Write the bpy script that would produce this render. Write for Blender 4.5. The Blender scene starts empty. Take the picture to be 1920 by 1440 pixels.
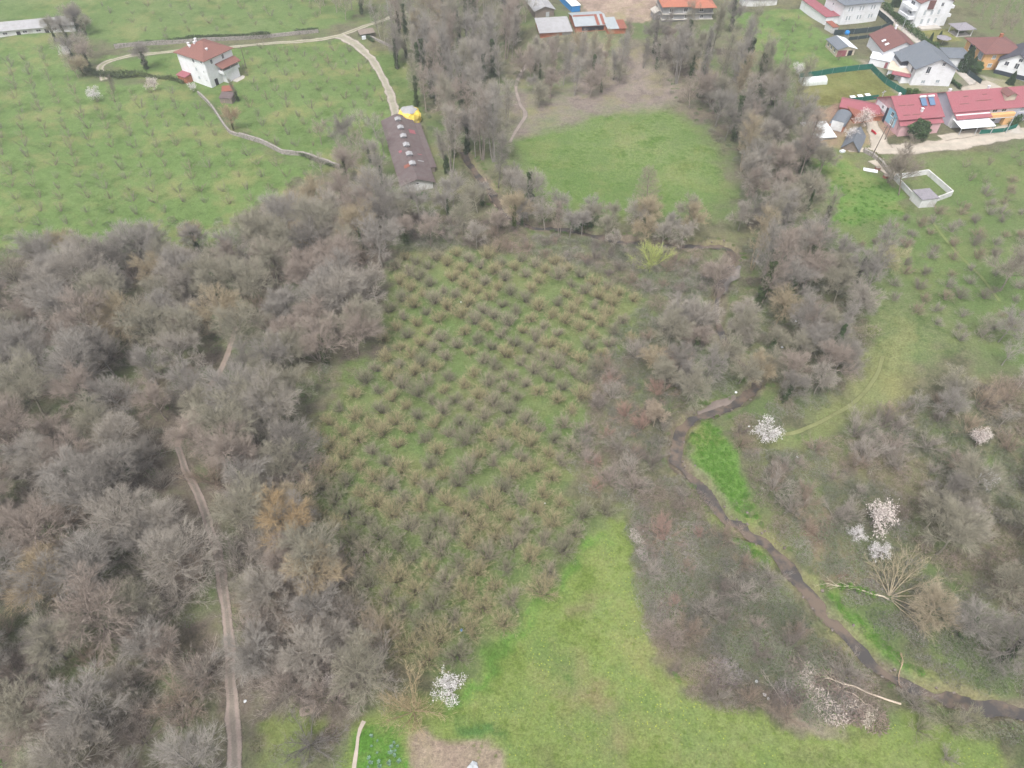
import bpy, math, random
import numpy as np
from mathutils import Vector, Matrix
R = math.radians
rnd = random.Random(7)
sc = bpy.context.scene
col = sc.collection

# ------------------------------------------------------------------ camera, sky, sun, exposure
CAM_H = 110.0; FPX = 1331.0; TILT = 42.7
cam_d = bpy.data.cameras.new('camera'); cam = bpy.data.objects.new('camera', cam_d); col.objects.link(cam)
cam.location = (0, 0, CAM_H); cam.rotation_euler = (R(TILT), 0, 0)
cam_d.sensor_width = 36; cam_d.lens = 36 * FPX / 1920; cam_d.clip_start = 0.5; cam_d.clip_end = 5000
sc.camera = cam
w = bpy.data.worlds.new('World'); sc.world = w; w.use_nodes = True
nt = w.node_tree; bg = nt.nodes['Background']
SUN_EL, SUN_AZ = 62, 200     # azimuth clockwise from north (+Y)
sky = nt.nodes.new('ShaderNodeTexSky'); sky.sky_type = 'NISHITA'; sky.sun_disc = False
sky.sun_elevation = R(SUN_EL); sky.sun_rotation = R(SUN_AZ); sky.dust_density = 5; sky.air_density = 1.0; sky.ozone_density = 1.0
hs = nt.nodes.new('ShaderNodeHueSaturation'); hs.inputs['Saturation'].default_value = 0.30; hs.inputs['Value'].default_value = 1.0
nt.links.new(sky.outputs[0], hs.inputs['Color']); nt.links.new(hs.outputs[0], bg.inputs['Color'])
bg.inputs['Strength'].default_value = 0.15
sd = bpy.data.lights.new('sun', 'SUN'); sd.energy = 1.3; sd.angle = R(12); sd.color = (1, 0.97, 0.92)
sun = bpy.data.objects.new('sun', sd); col.objects.link(sun)
sun.rotation_euler = (R(90 - SUN_EL), 0, R(180 - SUN_AZ)); sun.location = (0, -50, 300)
sc.view_settings.view_transform = 'Standard'; sc.view_settings.look = 'None'
sc.view_settings.gamma = 1; sc.view_settings.exposure = 0.78
sc.cycles.use_denoising = True
sc.cycles.max_bounces = 4; sc.cycles.diffuse_bounces = 2; sc.cycles.transparent_max_bounces = 8
sc.cycles.volume_bounces = 0; sc.cycles.volume_step_rate = 4

HAZE = .00042
# ------------------------------------------------------------------ where a point of the photo's ground lies in the place
def unproj(px, py, z):
    ph = R(TILT); xc = (px - 960) / FPX; yc = -(py - 720) / FPX
    a, b, c = xc, yc * math.cos(ph) + math.sin(ph), yc * math.sin(ph) - math.cos(ph)
    t = (z - CAM_H) / c
    return a * t, b * t
def inpoly(X, Y, poly):
    ins = np.zeros(X.shape, bool); n = len(poly); j = n - 1
    for i in range(n):
        xi, yi = poly[i]; xj, yj = poly[j]
        if yi != yj:
            c = ((yi > Y) != (yj > Y)) & (X < (xj - xi) * (Y - yi) / (yj - yi) + xi)
            ins ^= c
        j = i
    return ins
def dseg(X, Y, line):
    d = np.full(X.shape, 1e9)
    for (ax, ay), (bx, by) in zip(line[:-1], line[1:]):
        vx, vy = bx - ax, by - ay; L = vx * vx + vy * vy + 1e-9
        t = np.clip(((X - ax) * vx + (Y - ay) * vy) / L, 0, 1)
        d = np.minimum(d, np.hypot(X - ax - t * vx, Y - ay - t * vy))
    return d
def smooth(pts, n=6):
    out = []; P_ = [pts[0]] + list(pts) + [pts[-1]]
    for i in range(1, len(P_) - 2):
        p0, p1, p2, p3 = [np.array(P_[k], float) for k in (i - 1, i, i + 1, i + 2)]
        for k in range(n):
            t = k / n
            out.append(tuple(0.5 * ((2 * p1) + (-p0 + p2) * t + (2 * p0 - 5 * p1 + 4 * p2 - p3) * t * t + (-p0 + 3 * p1 - 3 * p2 + p3) * t ** 3)))
    out.append(tuple(float(v) for v in pts[-1]))
    return out
PLAT_PX = [(960, -60), (1000, 78), (1180, 92), (1330, 112), (1450, 160), (1500, 225), (1535, 290), (1570, 420), (1640, 520), (1700, 640), (1800, 760), (2600, 900), (2600, -400), (960, -400)]
PLAT = [unproj(x, max(y, -250), 3) for x, y in PLAT_PX]
def base_h(X, Y):
    X = np.asarray(X, float); Y = np.asarray(Y, float)
    d = dseg(X, Y, PLAT + [PLAT[0]]); s = np.where(inpoly(X, Y, PLAT), d, -d)
    t = np.clip((s + 16) / 22, 0, 1); z = 5 * t * t * (3 - 2 * t)
    z = z + 0.8 * np.sin(X / 31 + 1.3) * np.cos(Y / 27 + .4) + 0.35 * np.sin(X / 11 + Y / 9) + 0.15 * np.sin(X / 4.1 - Y / 5.3)
    tw = np.clip((-X - 25) / 70, 0, 1) * np.clip((165 - Y) / 50, 0, 1)
    return z + 3.5 * tw * tw * (3 - 2 * tw)
def B1(px, py, dz=0.0):
    z = 0.0
    for _ in range(12):
        x, y = unproj(px, py, z + dz); z = float(base_h(x, y))
    return x, y, z + dz
STREAM_PX = [(868, 285), (878, 305), (900, 335), (925, 368), (945, 400), (985, 425), (1050, 431), (1085, 437), (1110, 443), (1150, 451), (1200, 458), (1245, 462), (1300, 464), (1352, 464), (1373, 478), (1372, 497), (1356, 522), (1348, 550), (1345, 590), (1352, 630), (1372, 665), (1400, 690), (1420, 712), (1412, 735), (1385, 757), (1345, 770), (1308, 781), (1284, 800), (1270, 825), (1266, 855), (1278, 880), (1308, 905), (1335, 938), (1362, 972), (1402, 1001), (1440, 1021), (1465, 1047), (1487, 1077), (1515, 1112), (1542, 1152), (1577, 1188), (1612, 1221), (1652, 1256), (1700, 1287), (1760, 1308), (1830, 1322), (1920, 1340), (2050, 1365), (2250, 1400)]
STREAM = smooth([B1(x, y, -1.0)[:2] for x, y in STREAM_PX], 3)
def hgt(X, Y):
    X = np.asarray(X, float); Y = np.asarray(Y, float)
    z = base_h(X, Y)
    d = dseg(X, Y, STREAM)
    wob = 0.5 * np.sin(X * .55 + 1) * np.cos(Y * .47) + .25 * np.sin(X * 1.3 + Y * 1.1)
    t = np.clip((d - .8 + wob * .9) / 1.1, 0, 1)
    return z - 1.55 * (1 - t * t * (3 - 2 * t))
def P(px, py, dz=0.0):
    z = 0.0
    for _ in range(10):
        x, y = unproj(px, py, z + dz); z = float(base_h(x, y))
    return Vector((x, y, float(hgt(x, y)) + dz))
def W(poly): return [tuple(P(*p)[:2]) for p in poly]

# ------------------------------------------------------------------ object helpers
def tag(o, label=None, cat=None, group=None, kind=None):
    if label: o['label'] = label
    if cat: o['category'] = cat
    if group: o['group'] = group
    if kind: o['kind'] = kind
    return o
def empty(name, loc, rz=0, label=None, cat=None, group=None):
    o = bpy.data.objects.new(name, None); col.objects.link(o); o.location = loc; o.rotation_euler = (0, 0, rz)
    o.empty_display_size = .5
    return tag(o, label, cat, group)
def link(name, me, parent=None, mat=None):
    o = bpy.data.objects.new(name, me); col.objects.link(o)
    if parent: o.parent = parent
    if mat and not me.materials: me.materials.append(mat)
    return o
def trimesh(name, V, F, mat=None, cols=None, smooth_=False):
    V = np.asarray(V, np.float32); F = np.asarray(F, np.int32); me = bpy.data.meshes.new(name)
    k = F.shape[1]
    me.vertices.add(len(V)); me.vertices.foreach_set('co', V.ravel())
    me.loops.add(F.size); me.loops.foreach_set('vertex_index', F.ravel())
    me.polygons.add(len(F)); me.polygons.foreach_set('loop_start', np.arange(0, F.size, k, dtype=np.int32))
    if smooth_: me.polygons.foreach_set('use_smooth', np.ones(len(F), bool))
    me.update(calc_edges=True)
    if cols is not None:
        a = me.color_attributes.new('tint', 'FLOAT_COLOR', 'POINT'); c4 = np.ones((len(V), 4), np.float32); c4[:, :3] = cols
        a.data.foreach_set('color', c4.ravel())
    if mat: me.materials.append(mat)
    return me
class MB:
    def __init__(s): s.v = []; s.f = []
    def add(s, vs, fs):
        n = len(s.v); s.v += [tuple(v) for v in vs]; s.f += [tuple(i + n for i in f) for f in fs]; return s
    def box(s, x0, x1, y0, y1, z0, z1):
        return s.add([(x0, y0, z0), (x1, y0, z0), (x1, y1, z0), (x0, y1, z0), (x0, y0, z1), (x1, y0, z1), (x1, y1, z1), (x0, y1, z1)],
                     [(0, 3, 2, 1), (4, 5, 6, 7), (0, 1, 5, 4), (1, 2, 6, 5), (2, 3, 7, 6), (3, 0, 4, 7)])
    def prism(s, poly, d0, d1, axis):        # poly in the plane across axis, extruded from d0 to d1
        n = len(poly)
        def m(p, d): return (d, p[0], p[1]) if axis == 0 else ((p[0], d, p[1]) if axis == 1 else (p[0], p[1], d))
        vs = [m(p, d0) for p in poly] + [m(p, d1) for p in poly]
        fs = [tuple(range(n)), tuple(range(2 * n - 1, n - 1, -1))] + [(i, i + n, (i + 1) % n + n, (i + 1) % n) for i in range(n)]
        return s.add(vs, fs)
    def tube(s, p, q, r0, r1=None, n=6):
        r1 = r0 if r1 is None else r1; p = Vector(p); q = Vector(q); d = (q - p).normalized()
        a = d.orthogonal().normalized(); b = d.cross(a); vs = []
        for c, r in ((p, r0), (q, r1)):
            for i in range(n):
                t = 2 * math.pi * i / n; vs.append(c + a * math.cos(t) * r + b * math.sin(t) * r)
        return s.add(vs, [(i, (i + 1) % n, (i + 1) % n + n, i + n) for i in range(n)] + [tuple(range(n - 1, -1, -1)), tuple(range(n, 2 * n))])
    def sheet(s, pts, th):                    # a roof slope: quad outline raised by its thickness
        up = [(x, y, z + th) for x, y, z in pts]; n = len(pts)
        return s.add(list(pts) + up, [tuple(range(n - 1, -1, -1)), tuple(range(n, 2 * n))] + [(i, (i + 1) % n, (i + 1) % n + n, i + n) for i in range(n)])
    def build(s, name, mat, parent=None, loc=None, rz=0):
        me = bpy.data.meshes.new(name); me.from_pydata(s.v, [], s.f); me.update()
        import bmesh
        bm = bmesh.new(); bm.from_mesh(me); bmesh.ops.recalc_face_normals(bm, faces=bm.faces); bm.to_mesh(me); bm.free()
        o = link(name, me, parent, mat)
        if loc is not None: o.location = loc; o.rotation_euler = (0, 0, rz)
        return o

# ------------------------------------------------------------------ materials
def newmat(name):
    m = bpy.data.materials.new(name); m.use_nodes = True; t = m.node_tree; b = t.nodes['Principled BSDF']
    b.inputs['Roughness'].default_value = .85; b.inputs['Specular IOR Level'].default_value = .15
    return m, t, b
def N(t, typ, **k):
    n = t.nodes.new(typ)
    for a, v in k.items():
        if a in n.inputs: n.inputs[a].default_value = v
        else: setattr(n, a, v)
    return n
def noise(t, scale, detail=4, rough=.6, coord='Object', vec=None):
    n = N(t, 'ShaderNodeTexNoise', Scale=scale, Detail=detail, Roughness=rough)
    if vec is None: vec = N(t, 'ShaderNodeTexCoord').outputs[coord]
    t.links.new(vec, n.inputs['Vector']); return n.outputs['Fac']
def ramp(t, fac, stops):
    r = N(t, 'ShaderNodeValToRGB'); e = r.color_ramp.elements
    while len(e) < len(stops): e.new(.5)
    for el, (p, c) in zip(e, stops):
        el.position = p; el.color = (*c, 1) if isinstance(c, tuple) else (c, c, c, 1)
    t.links.new(fac, r.inputs[0]); return r.outputs[0]
def mix(t, fac, a, b, mode='MIX'):
    n = N(t, 'ShaderNodeMix', data_type='RGBA', blend_type=mode)
    for v, k in ((fac, 0), (a, 6), (b, 7)):
        if isinstance(v, (int, float)): n.inputs[k].default_value = v
        elif isinstance(v, tuple): n.inputs[k].default_value = (*v, 1)
        else: t.links.new(v, n.inputs[k])
    return n.outputs[2]
def mth(t, op, a, b=0.0):
    n = N(t, 'ShaderNodeMath', operation=op)
    for v, k in ((a, 0), (b, 1)):
        if isinstance(v, (int, float)): n.inputs[k].default_value = v
        else: t.links.new(v, n.inputs[k])
    return n.outputs[0]
def plain(name, c, var=.18, scale=.8, rough=.85, stain=None, stain_amt=.4):
    m, t, b = newmat(name)
    n1 = noise(t, scale, 5, .65); v = mix(t, 1.0, c, ramp(t, n1, [(.3, 1 - var), (.7, 1 + var * .6)]), 'MULTIPLY')
    if stain:
        n2 = noise(t, scale * .45, 6, .7); v = mix(t, ramp(t, n2, [(.5, 0.0), (.66, stain_amt)]), v, stain)
    t.links.new(v, b.inputs['Base Color']); b.inputs['Roughness'].default_value = rough
    return m
def roofmat(name, c, c2, pitch=3.2, axis=0, rough=.8, patch=.5):
    m, t, b = newmat(name)
    tc = N(t, 'ShaderNodeTexCoord').outputs['Object']
    w1 = N(t, 'ShaderNodeTexWave', wave_type='BANDS', bands_direction='XYZ'[axis], Scale=pitch, Distortion=.3, Detail=1.0); t.links.new(tc, w1.inputs['Vector'])
    base = mix(t, ramp(t, noise(t, .55, 5, .7), [(.38, 0.0), (.66, patch)]), c, c2)
    base = mix(t, ramp(t, noise(t, 3.5, 3, .7), [(.35, 0.0), (.7, .45)]), base, tuple(x * .6 for x in c))
    v = mix(t, .3, base, w1.outputs['Color'], 'MULTIPLY')
    t.links.new(v, b.inputs['Base Color']); b.inputs['Roughness'].default_value = rough
    bp = N(t, 'ShaderNodeBump', Strength=.5, Distance=.06); t.links.new(w1.outputs['Fac'], bp.inputs['Height']); t.links.new(bp.outputs[0], b.inputs['Normal'])
    return m
def plantmat(name, c, var=.35, use_obj=False, attr=False, transl=0.0):
    m, t, b = newmat(name)
    base = c
    if use_obj:
        oi = N(t, 'ShaderNodeObjectInfo'); base = mix(t, 1.0, c, oi.outputs['Color'], 'MULTIPLY')
    if attr:
        at = N(t, 'ShaderNodeAttribute', attribute_name='tint'); base = mix(t, 1.0, base if not isinstance(base, tuple) else base, at.outputs['Color'], 'MULTIPLY')
    n = noise(t, 1.1, 4, .7)
    v = mix(t, 1.0, base, ramp(t, n, [(.3, 1 - var), (.7, 1 + var)]), 'MULTIPLY')
    t.links.new(v, b.inputs['Base Color']); b.inputs['Roughness'].default_value = .8
    return m
M = {}
M['bark'] = plantmat('bark', (.27, .245, .222), .3, True)
M['twig'] = plantmat('twigs', (.338, .308, .275), .2, True)
M['hazel'] = plantmat('hazel twigs', (.34, .31, .235), .2, True)
M['hazel_stem'] = plantmat('hazel stems', (.11, .09, .085), .2, True)
M['ivy'] = plantmat('ivy leaves', (.07, .105, .045), .5, True)
M['petal'] = plantmat('blossom', (.74, .71, .71), .12, True)
M['thicket'] = plantmat('thicket', (1, 1, 1), .25, False, True)
M['needle'] = plantmat('evergreen leaves', (.05, .085, .042), .5, True)
M['white'] = plain('white render', (.76, .77, .80), .08, .5, .8, (.50, .50, .48), .5)
M['oldwhite'] = plain('weathered whitewash', (.66, .66, .66), .12, .6, .9, (.33, .31, .28), .7)
M['grey'] = plain('grey block', (.30, .30, .31), .2, 1.4)
M['brick'] = plain('orange brick', (.42, .17, .10), .25, 2.0)
M['orange'] = plain('orange render', (.72, .43, .20), .08)
M['pink'] = plain('pink render', (.62, .40, .42), .12, .7, .85, (.45, .25, .27), .5)
M['blue'] = plain('pale blue render', (.32, .56, .70), .08)
M['cream'] = plain('cream render', (.60, .52, .42), .12)
M['lilac'] = plain('lilac render', (.60, .58, .68), .08)
M['redtile'] = roofmat('red brown tiles', (.30, .145, .12), (.24, .13, .115), 3.0)
M['browntile'] = roofmat('brown tiles', (.23, .12, .115), (.30, .14, .11), 3.0)
M['redmetal'] = roofmat('red sheet metal', (.40, .135, .16), (.36, .16, .175), 2.2, 0, .55)
M['poultry'] = roofmat('stained maroon sheets', (.165, .122, .12), (.22, .20, .195), 2.0, 1, .8, .7)
M['greymetal'] = roofmat('grey sheet metal', (.20, .225, .26), (.235, .25, .27), 2.4, 1, .6)
M['paleroof'] = roofmat('pale corrugated sheets', (.50, .50, .52), (.34, .32, .31), 2.4, 0, .6, .6)
M['zinc'] = roofmat('zinc sheets', (.42, .47, .50), (.55, .57, .58), 2.4, 0, .5, .6)
M['rust'] = roofmat('rusty sheets', (.36, .13, .09), (.28, .15, .12), 2.4, 0, .7, .6)
M['orangetile'] = roofmat('new orange tiles', (.52, .20, .13), (.46, .20, .15), 3.0)
M['darkslate'] = roofmat('dark slate', (.10, .10, .125), (.14, .14, .16), 3.0)
M['greywood'] = plain('grey shingles', (.26, .245, .27), .25, 2)
M['glass'] = plain('dark window glass', (.05, .06, .08), .3, 1, .15)
M['palepane'] = plain('curtained pane', (.33, .38, .42), .25, 2, .3)
M['dark'] = plain('dark opening', (.03, .03, .035), .2)
M['frame'] = plain('window frame', (.72, .72, .72), .05)
M['concrete'] = plain('concrete', (.46, .43, .39), .14, .6, .9, (.33, .30, .26), .5)
M['oldconc'] = plain('mossy concrete', (.34, .28, .23), .25, 1.6, .9, (.20, .19, .13), .6)
M['metal'] = plain('galvanised metal', (.42, .44, .46), .12, 2, .45)
M['netting'] = plain('green netting', (.02, .14, .105), .25, 1.5)
M['darknet'] = plain('dark fence netting', (.045, .07, .075), .25, 1.5)
M['plastic'] = plain('milky plastic film', (.60, .64, .62), .15, 3, .4)
M['bluepl'] = plain('blue plastic', (.03, .22, .55), .1, 2, .4)
M['redpl'] = plain('red plastic', (.5, .03, .05), .1, 2, .4)
M['yellow'] = plain('yellow tarpaulin', (.76, .56, .10), .22, 1.2, .6, (.80, .70, .40), .6)
M['panelw'] = plain('white panel', (.75, .78, .82), .05, 1, .5)
M['solar'] = plain('solar collector glass', (.12, .19, .30), .1, 2, .12)
M['wood'] = plain('grey wood', (.24, .20, .17), .3, 3)
M['polewood'] = plain('pole wood', (.17, .14, .12), .2, 3)
M['earth'] = plain('earth', (.30, .21, .16), .3, .7)

# ------------------------------------------------------------------ ground
LUSH = (.120, .205, .048); GRASS = (.118, .190, .055); DRYG = (.180, .195, .075); OLIVE = (.125, .132, .062); LITTER = (.150, .127, .104)
TAN = (.335, .255, .205); PINKD = (.235, .195, .172); BRIGHT = (.10, .20, .038)
SCRUB = (.125, .128, .075)
ZONES = [   # outline in the photo, colour, litter share, flower share, soft edge (m)
 ([(-300, 120), (90, 55), (130, 120), (160, 155), (270, 158), (345, 165), (400, 215), (440, 262), (520, 292), (610, 310), (600, 330), (540, 345), (480, 400), (440, 470), (100, 470), (-300, 470)], GRASS, .22, 0, 3),
 ([(-300, -80), (700, -80), (690, 5), (640, 45), (600, 55), (250, 85), (130, 60), (0, 40)], GRASS, .4, 0, 3),
 ([(180, 110), (430, 90), (640, 70), (690, 110), (725, 160), (738, 240), (720, 300), (640, 330), (560, 300), (450, 255), (400, 190), (300, 160)], GRASS, .3, 0, 3),
 ([(650, 80), (690, 110), (720, 160), (740, 215), (790, 230), (790, 150), (740, 100)], (.10, .155, .045), .3, 0, 2),
 ([(955, 280), (985, 245), (1030, 222), (1090, 215), (1140, 203), (1190, 180), (1240, 190), (1300, 235), (1345, 285), (1368, 330), (1365, 370), (1330, 405), (1240, 412), (1150, 405), (1060, 400), (1010, 370), (970, 330)], LUSH, .55, 0, 7),
 ([(975, 130), (1010, 75), (1180, 75), (1300, 100), (1300, 170), (1250, 195), (1190, 205), (1110, 218), (1040, 240), (990, 250), (940, 260), (945, 190)], PINKD, .4, 0, 9),
 ([(1090, -60), (1250, -60), (1240, 30), (1160, 45), (1085, 20)], TAN, .1, 0, 3),
 ([(1250, 60), (1370, 60), (1500, 210), (1560, 420), (1390, 430), (1370, 290), (1280, 200)], LITTER, .8, 0, 5),
 ([(600, 770), (710, 650), (740, 480), (900, 470), (1110, 505), (1210, 560), (1200, 640), (1120, 690), (1090, 780), (1080, 870), (1070, 920), (1165, 960), (1110, 1010), (1040, 1100), (960, 1185), (890, 1250), (820, 1290), (760, 1250), (700, 1180), (640, 1120), (585, 1000), (575, 900)], (.125, .178, .058), .5, .10, 3),
 ([(1172, 975), (1185, 1080), (1202, 1180), (1262, 1275), (1300, 1312), (1400, 1345), (1500, 1372), (1620, 1360), (1700, 1330), (1800, 1370), (1900, 1420), (2000, 1600), (640, 1600), (660, 1370), (760, 1350), (815, 1300), (870, 1275), (900, 1235), (965, 1180), (1045, 1100), (1110, 1010), (1140, 980)], (.172, .240, .058), .45, .9, 1.6),
 ([(1060, 1225), (1090, 1240), (1110, 1290), (1150, 1360), (1190, 1450), (1150, 1460), (1110, 1370), (1070, 1290)], (.235, .205, .10), .6, .1, 4),
 ([(1090, 1130), (1150, 1140), (1130, 1170), (1080, 1160)], (.20, .20, .09), .5, .3, 3),
 ([(1200, 1190), (1245, 1260), (1300, 1330), (1280, 1345), (1220, 1270), (1185, 1200)], (.20, .225, .08), .2, .4, 3),
 ([(870, 1335), (925, 1345), (930, 1375), (880, 1365)], (.075, .155, .04), .1, 0, 1.5),
 ([(1060, 1260), (1085, 1262), (1080, 1290), (1055, 1285)], (.085, .150, .035), .1, 0, 1.5),
 ([(1000, 1395), (1050, 1390), (1100, 1440), (1060, 1460), (1010, 1440)], (.165, .20, .07), .2, .3, 3),
 ([(1280, 1385), (1500, 1400), (1700, 1420), (1700, 1435), (1480, 1420), (1280, 1400)], (.175, .205, .08), .2, .3, 3),
 ([(820, 1300), (870, 1275), (900, 1235), (965, 1180), (1045, 1100), (1120, 1005), (1140, 1010), (1060, 1110), (980, 1190), (920, 1250), (880, 1300), (850, 1340)], (.10, .205, .040), .0, .2, 2.2),
 ([(765, 1395), (800, 1378), (850, 1388), (900, 1378), (935, 1400), (955, 1500), (780, 1500)], (.27, .21, .165), .05, 0, .9),
 ([(668, 1375), (758, 1358), (778, 1500), (665, 1500)], (.075, .185, .025), .1, 0, .5),
 ([(1530, 285), (1600, 295), (1660, 345), (1720, 395), (1700, 420), (1620, 430), (1580, 470), (1555, 420)], (.105, .205, .042), .25, .1, 2.5),
 ([(1700, 300), (2300, 250), (2500, 720), (1900, 680), (1780, 640), (1660, 520), (1590, 470), (1640, 420), (1720, 400)], (.118, .175, .058), .6, 0, 4),
 ([(1560, 430), (1640, 430), (1780, 640), (1700, 700), (1620, 700), (1590, 560)], (.118, .175, .058), .6, 0, 4),
 ([(1425, 830), (1480, 800), (1540, 765), (1605, 715), (1630, 650), (1670, 590), (1710, 600), (1700, 680), (1680, 745), (1600, 795), (1500, 845), (1440, 850)], (.185, .21, .085), .35, 0, 4),
 ([(1380, 25), (1500, 15), (1560, 80), (1600, 118), (1490, 132), (1400, 80)], GRASS, .15, 0, 2),
 ([(1490, 145), (1640, 128), (1700, 178), (1640, 190), (1560, 198), (1490, 205)], (.165, .165, .055), .15, 0, 1),
 ([(1795, -100), (2300, -100), (2300, 110), (1920, 80), (1840, 55), (1780, 30)], (.135, .135, .075), .7, 0, 2),
 ([(1570, 195), (1640, 185), (1680, 255), (1600, 285), (1500, 262), (1520, 215)], (.30, .20, .155), .2, 0, 1),
 ([(1290, 800), (1330, 785), (1352, 806), (1375, 870), (1400, 920), (1430, 975), (1448, 1010), (1400, 995), (1345, 930), (1296, 870)], BRIGHT, .2, .05, 1.6),
 ([(1345, 955), (1375, 990), (1430, 1025), (1460, 1060), (1440, 1070), (1395, 1030), (1350, 980)], BRIGHT, .2, .05, 1.6),
 ([(1520, 1090), (1545, 1090), (1610, 1150), (1680, 1220), (1760, 1270), (1740, 1285), (1660, 1235), (1590, 1180)], BRIGHT, .2, .05, 1.6),
 ([(1185, 985), (1215, 985), (1225, 1050), (1250, 1150), (1275, 1270), (1255, 1262), (1205, 1170), (1190, 1080)], (.155, .130, .105), .5, 0, .8),
 ([(1470, 1270), (1560, 1245), (1640, 1290), (1640, 1350), (1540, 1375), (1440, 1330)], (.27, .225, .185), .5, 0, 1),
 ([(1560, 1100), (1480, 1000), (1500, 900), (1560, 990), (1640, 1090)], (.215, .155, .115), .6, 0, 2),
 ([(500, 1440), (500, 1340), (545, 1310), (600, 1360), (560, 1440)], (.145, .185, .055), .3, 0, 1.5),
 ([(1640, 110), (1700, 50), (1760, 90), (1830, 150), (1900, 160), (1915, 215), (1860, 190), (1760, 175), (1700, 172), (1665, 150)], (.24, .23, .17), .4, 0, 2),
 ([(1640, 20), (1700, 10), (1720, 60), (1760, 85), (1700, 70)], (.26, .25, .20), .3, 0, 2),
 ([(1840, 140), (1890, 150), (1900, 175), (1860, 175)], (.36, .33, .28), .1, 0, 1),
 ([(1700, 172), (1640, 110), (1600, 110), (1630, 130), (1690, 178)], (.30, .27, .22), .2, 0, 1.5),
 ([(1720, 60), (1790, 52), (1800, 75), (1760, 80)], (.20, .20, .075), .1, 0, 1),
]
WOODS_PX = [(-500, 440), (100, 440), (200, 420), (440, 400), (520, 350), (620, 320), (730, 330), (745, 430), (740, 490), (722, 560), (705, 640), (700, 700), (610, 770), (580, 880), (575, 990), (640, 1120), (720, 1210), (760, 1290), (690, 1350), (650, 1390), (480, 1420), (470, 1700), (-500, 1700)]
def vnoise(X, Y, s, seed):
    r = np.random.RandomState(seed); g = r.rand(256, 256); x = X / s; y = Y / s; xi = np.floor(x).astype(int); yi = np.floor(y).astype(int); fx = x - xi; fy = y - yi
    fx = fx * fx * (3 - 2 * fx); fy = fy * fy * (3 - 2 * fy); a = g[xi % 256, yi % 256]; b = g[(xi + 1) % 256, yi % 256]; c = g[xi % 256, (yi + 1) % 256]; d = g[(xi + 1) % 256, (yi + 1) % 256]
    return (a * (1 - fx) + b * fx) * (1 - fy) + (c * (1 - fx) + d * fx) * fy
def ground():
    def axis(a, b, s, far):
        m = np.arange(a, b + s, s); o = []; k = s; x = m[-1]
        while x < far[1]: k *= 1.35; x += k; o.append(x)
        l = []; k = s; x = m[0]
        while x > far[0]: k *= 1.35; x -= k; l.append(x)
        return np.concatenate([l[::-1], m, o])
    xs = axis(-190, 200, .6, (-1500, 1500)); ys = axis(14, 345, .6, (-400, 2600))
    X, Y = np.meshgrid(xs, ys); Z = hgt(X, Y)
    Xj = X + 6 * (vnoise(X, Y, 7, 1) - .5) + 3.4 * (vnoise(X, Y, 1.6, 2) - .5); Yj = Y + 6 * (vnoise(X, Y, 7, 3) - .5) + 3.4 * (vnoise(X, Y, 1.6, 4) - .5)
    C = np.zeros(X.shape + (3,)); C[:] = SCRUB; K = np.zeros(X.shape + (3,)); K[..., 0] = .55
    def put(poly, c, lit, fl, soft):
        wp = W(poly); xs_ = [p[0] for p in wp]; ys_ = [p[1] for p in wp]
        sel = (X > min(xs_) - 8) & (X < max(xs_) + 8) & (Y > min(ys_) - 8) & (Y < max(ys_) + 8)
        j = min(1, soft / 2.5); x = X[sel] * (1 - j) + Xj[sel] * j; y = Y[sel] * (1 - j) + Yj[sel] * j
        d = dseg(x, y, wp + [wp[0]]); s = np.where(inpoly(x, y, wp), d, -d); a = np.clip(s / max(soft, .3) + .5, 0, 1)[:, None]
        C[sel] = C[sel] * (1 - a) + np.array(c) * a; K[sel] = K[sel] * (1 - a) + np.array([lit, fl, 0]) * a
    put(WOODS_PX, LITTER, .6, 0, 4)
    for z in ZONES: put(*z)
    # bare stream banks and bars of silt
    d = dseg(X, Y, STREAM) + 1.6 * (vnoise(X, Y, 5, 9) - .5); a = np.clip((2.5 - d) / 1.0, 0, 1)[..., None] * .7
    C[:] = C * (1 - a) + np.array((.225, .178, .145)) * a; K[..., 0] *= 1 - a[..., 0]
    V = np.stack([X, Y, Z], -1).reshape(-1, 3); ny, nx = X.shape
    i = (np.arange(ny - 1)[:, None] * nx + np.arange(nx - 1)[None]).ravel()
    F = np.stack([i, i + 1, i + nx + 1, i + nx], -1)
    m, t, b = newmat('ground')
    at = N(t, 'ShaderNodeAttribute', attribute_name='tint').outputs['Color']
    ks = N(t, 'ShaderNodeAttribute', attribute_name='mask').outputs['Color']; sp = N(t, 'ShaderNodeSeparateColor'); t.links.new(ks, sp.inputs[0])
    nf = noise(t, 2.6, 6, .75); nm = noise(t, .7, 6, .8); nl = noise(t, .13, 4, .6); nn = noise(t, .032, 3, .55)
    v = mix(t, 1.0, at, ramp(t, nm, [(.3, .66), (.5, 1.0), (.72, 1.30)]), 'MULTIPLY'); v = mix(t, 1.0, v, ramp(t, nl, [(.36, .76), (.5, 1.0), (.64, 1.16)]), 'MULTIPLY')
    lf = mth(t, 'MULTIPLY', ramp(t, mth(t, 'ADD', mth(t, 'MULTIPLY', nl, .55), mth(t, 'MULTIPLY', nm, .45)), [(.40, 0.0), (.62, 1.0)]), sp.outputs[0])
    v = mix(t, lf, v, (.185, .155, .115))
    gr = mth(t, 'MULTIPLY', ramp(t, mth(t, 'ADD', mth(t, 'MULTIPLY', nn, .5), mth(t, 'MULTIPLY', nl, .5)), [(.46, 0.0), (.60, .75)]), ramp(t, sp.outputs[0], [(.05, .25), (.5, .8)]))
    v = mix(t, gr, v, (.080, .150, .036))
    ye = mth(t, 'MULTIPLY', ramp(t, noise(t, .07, 5, .7), [(.50, 0.0), (.64, .6)]), ramp(t, sp.outputs[0], [(.3, 1.0), (.7, .2)]))
    v = mix(t, ye, v, (.235, .225, .10))
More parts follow.
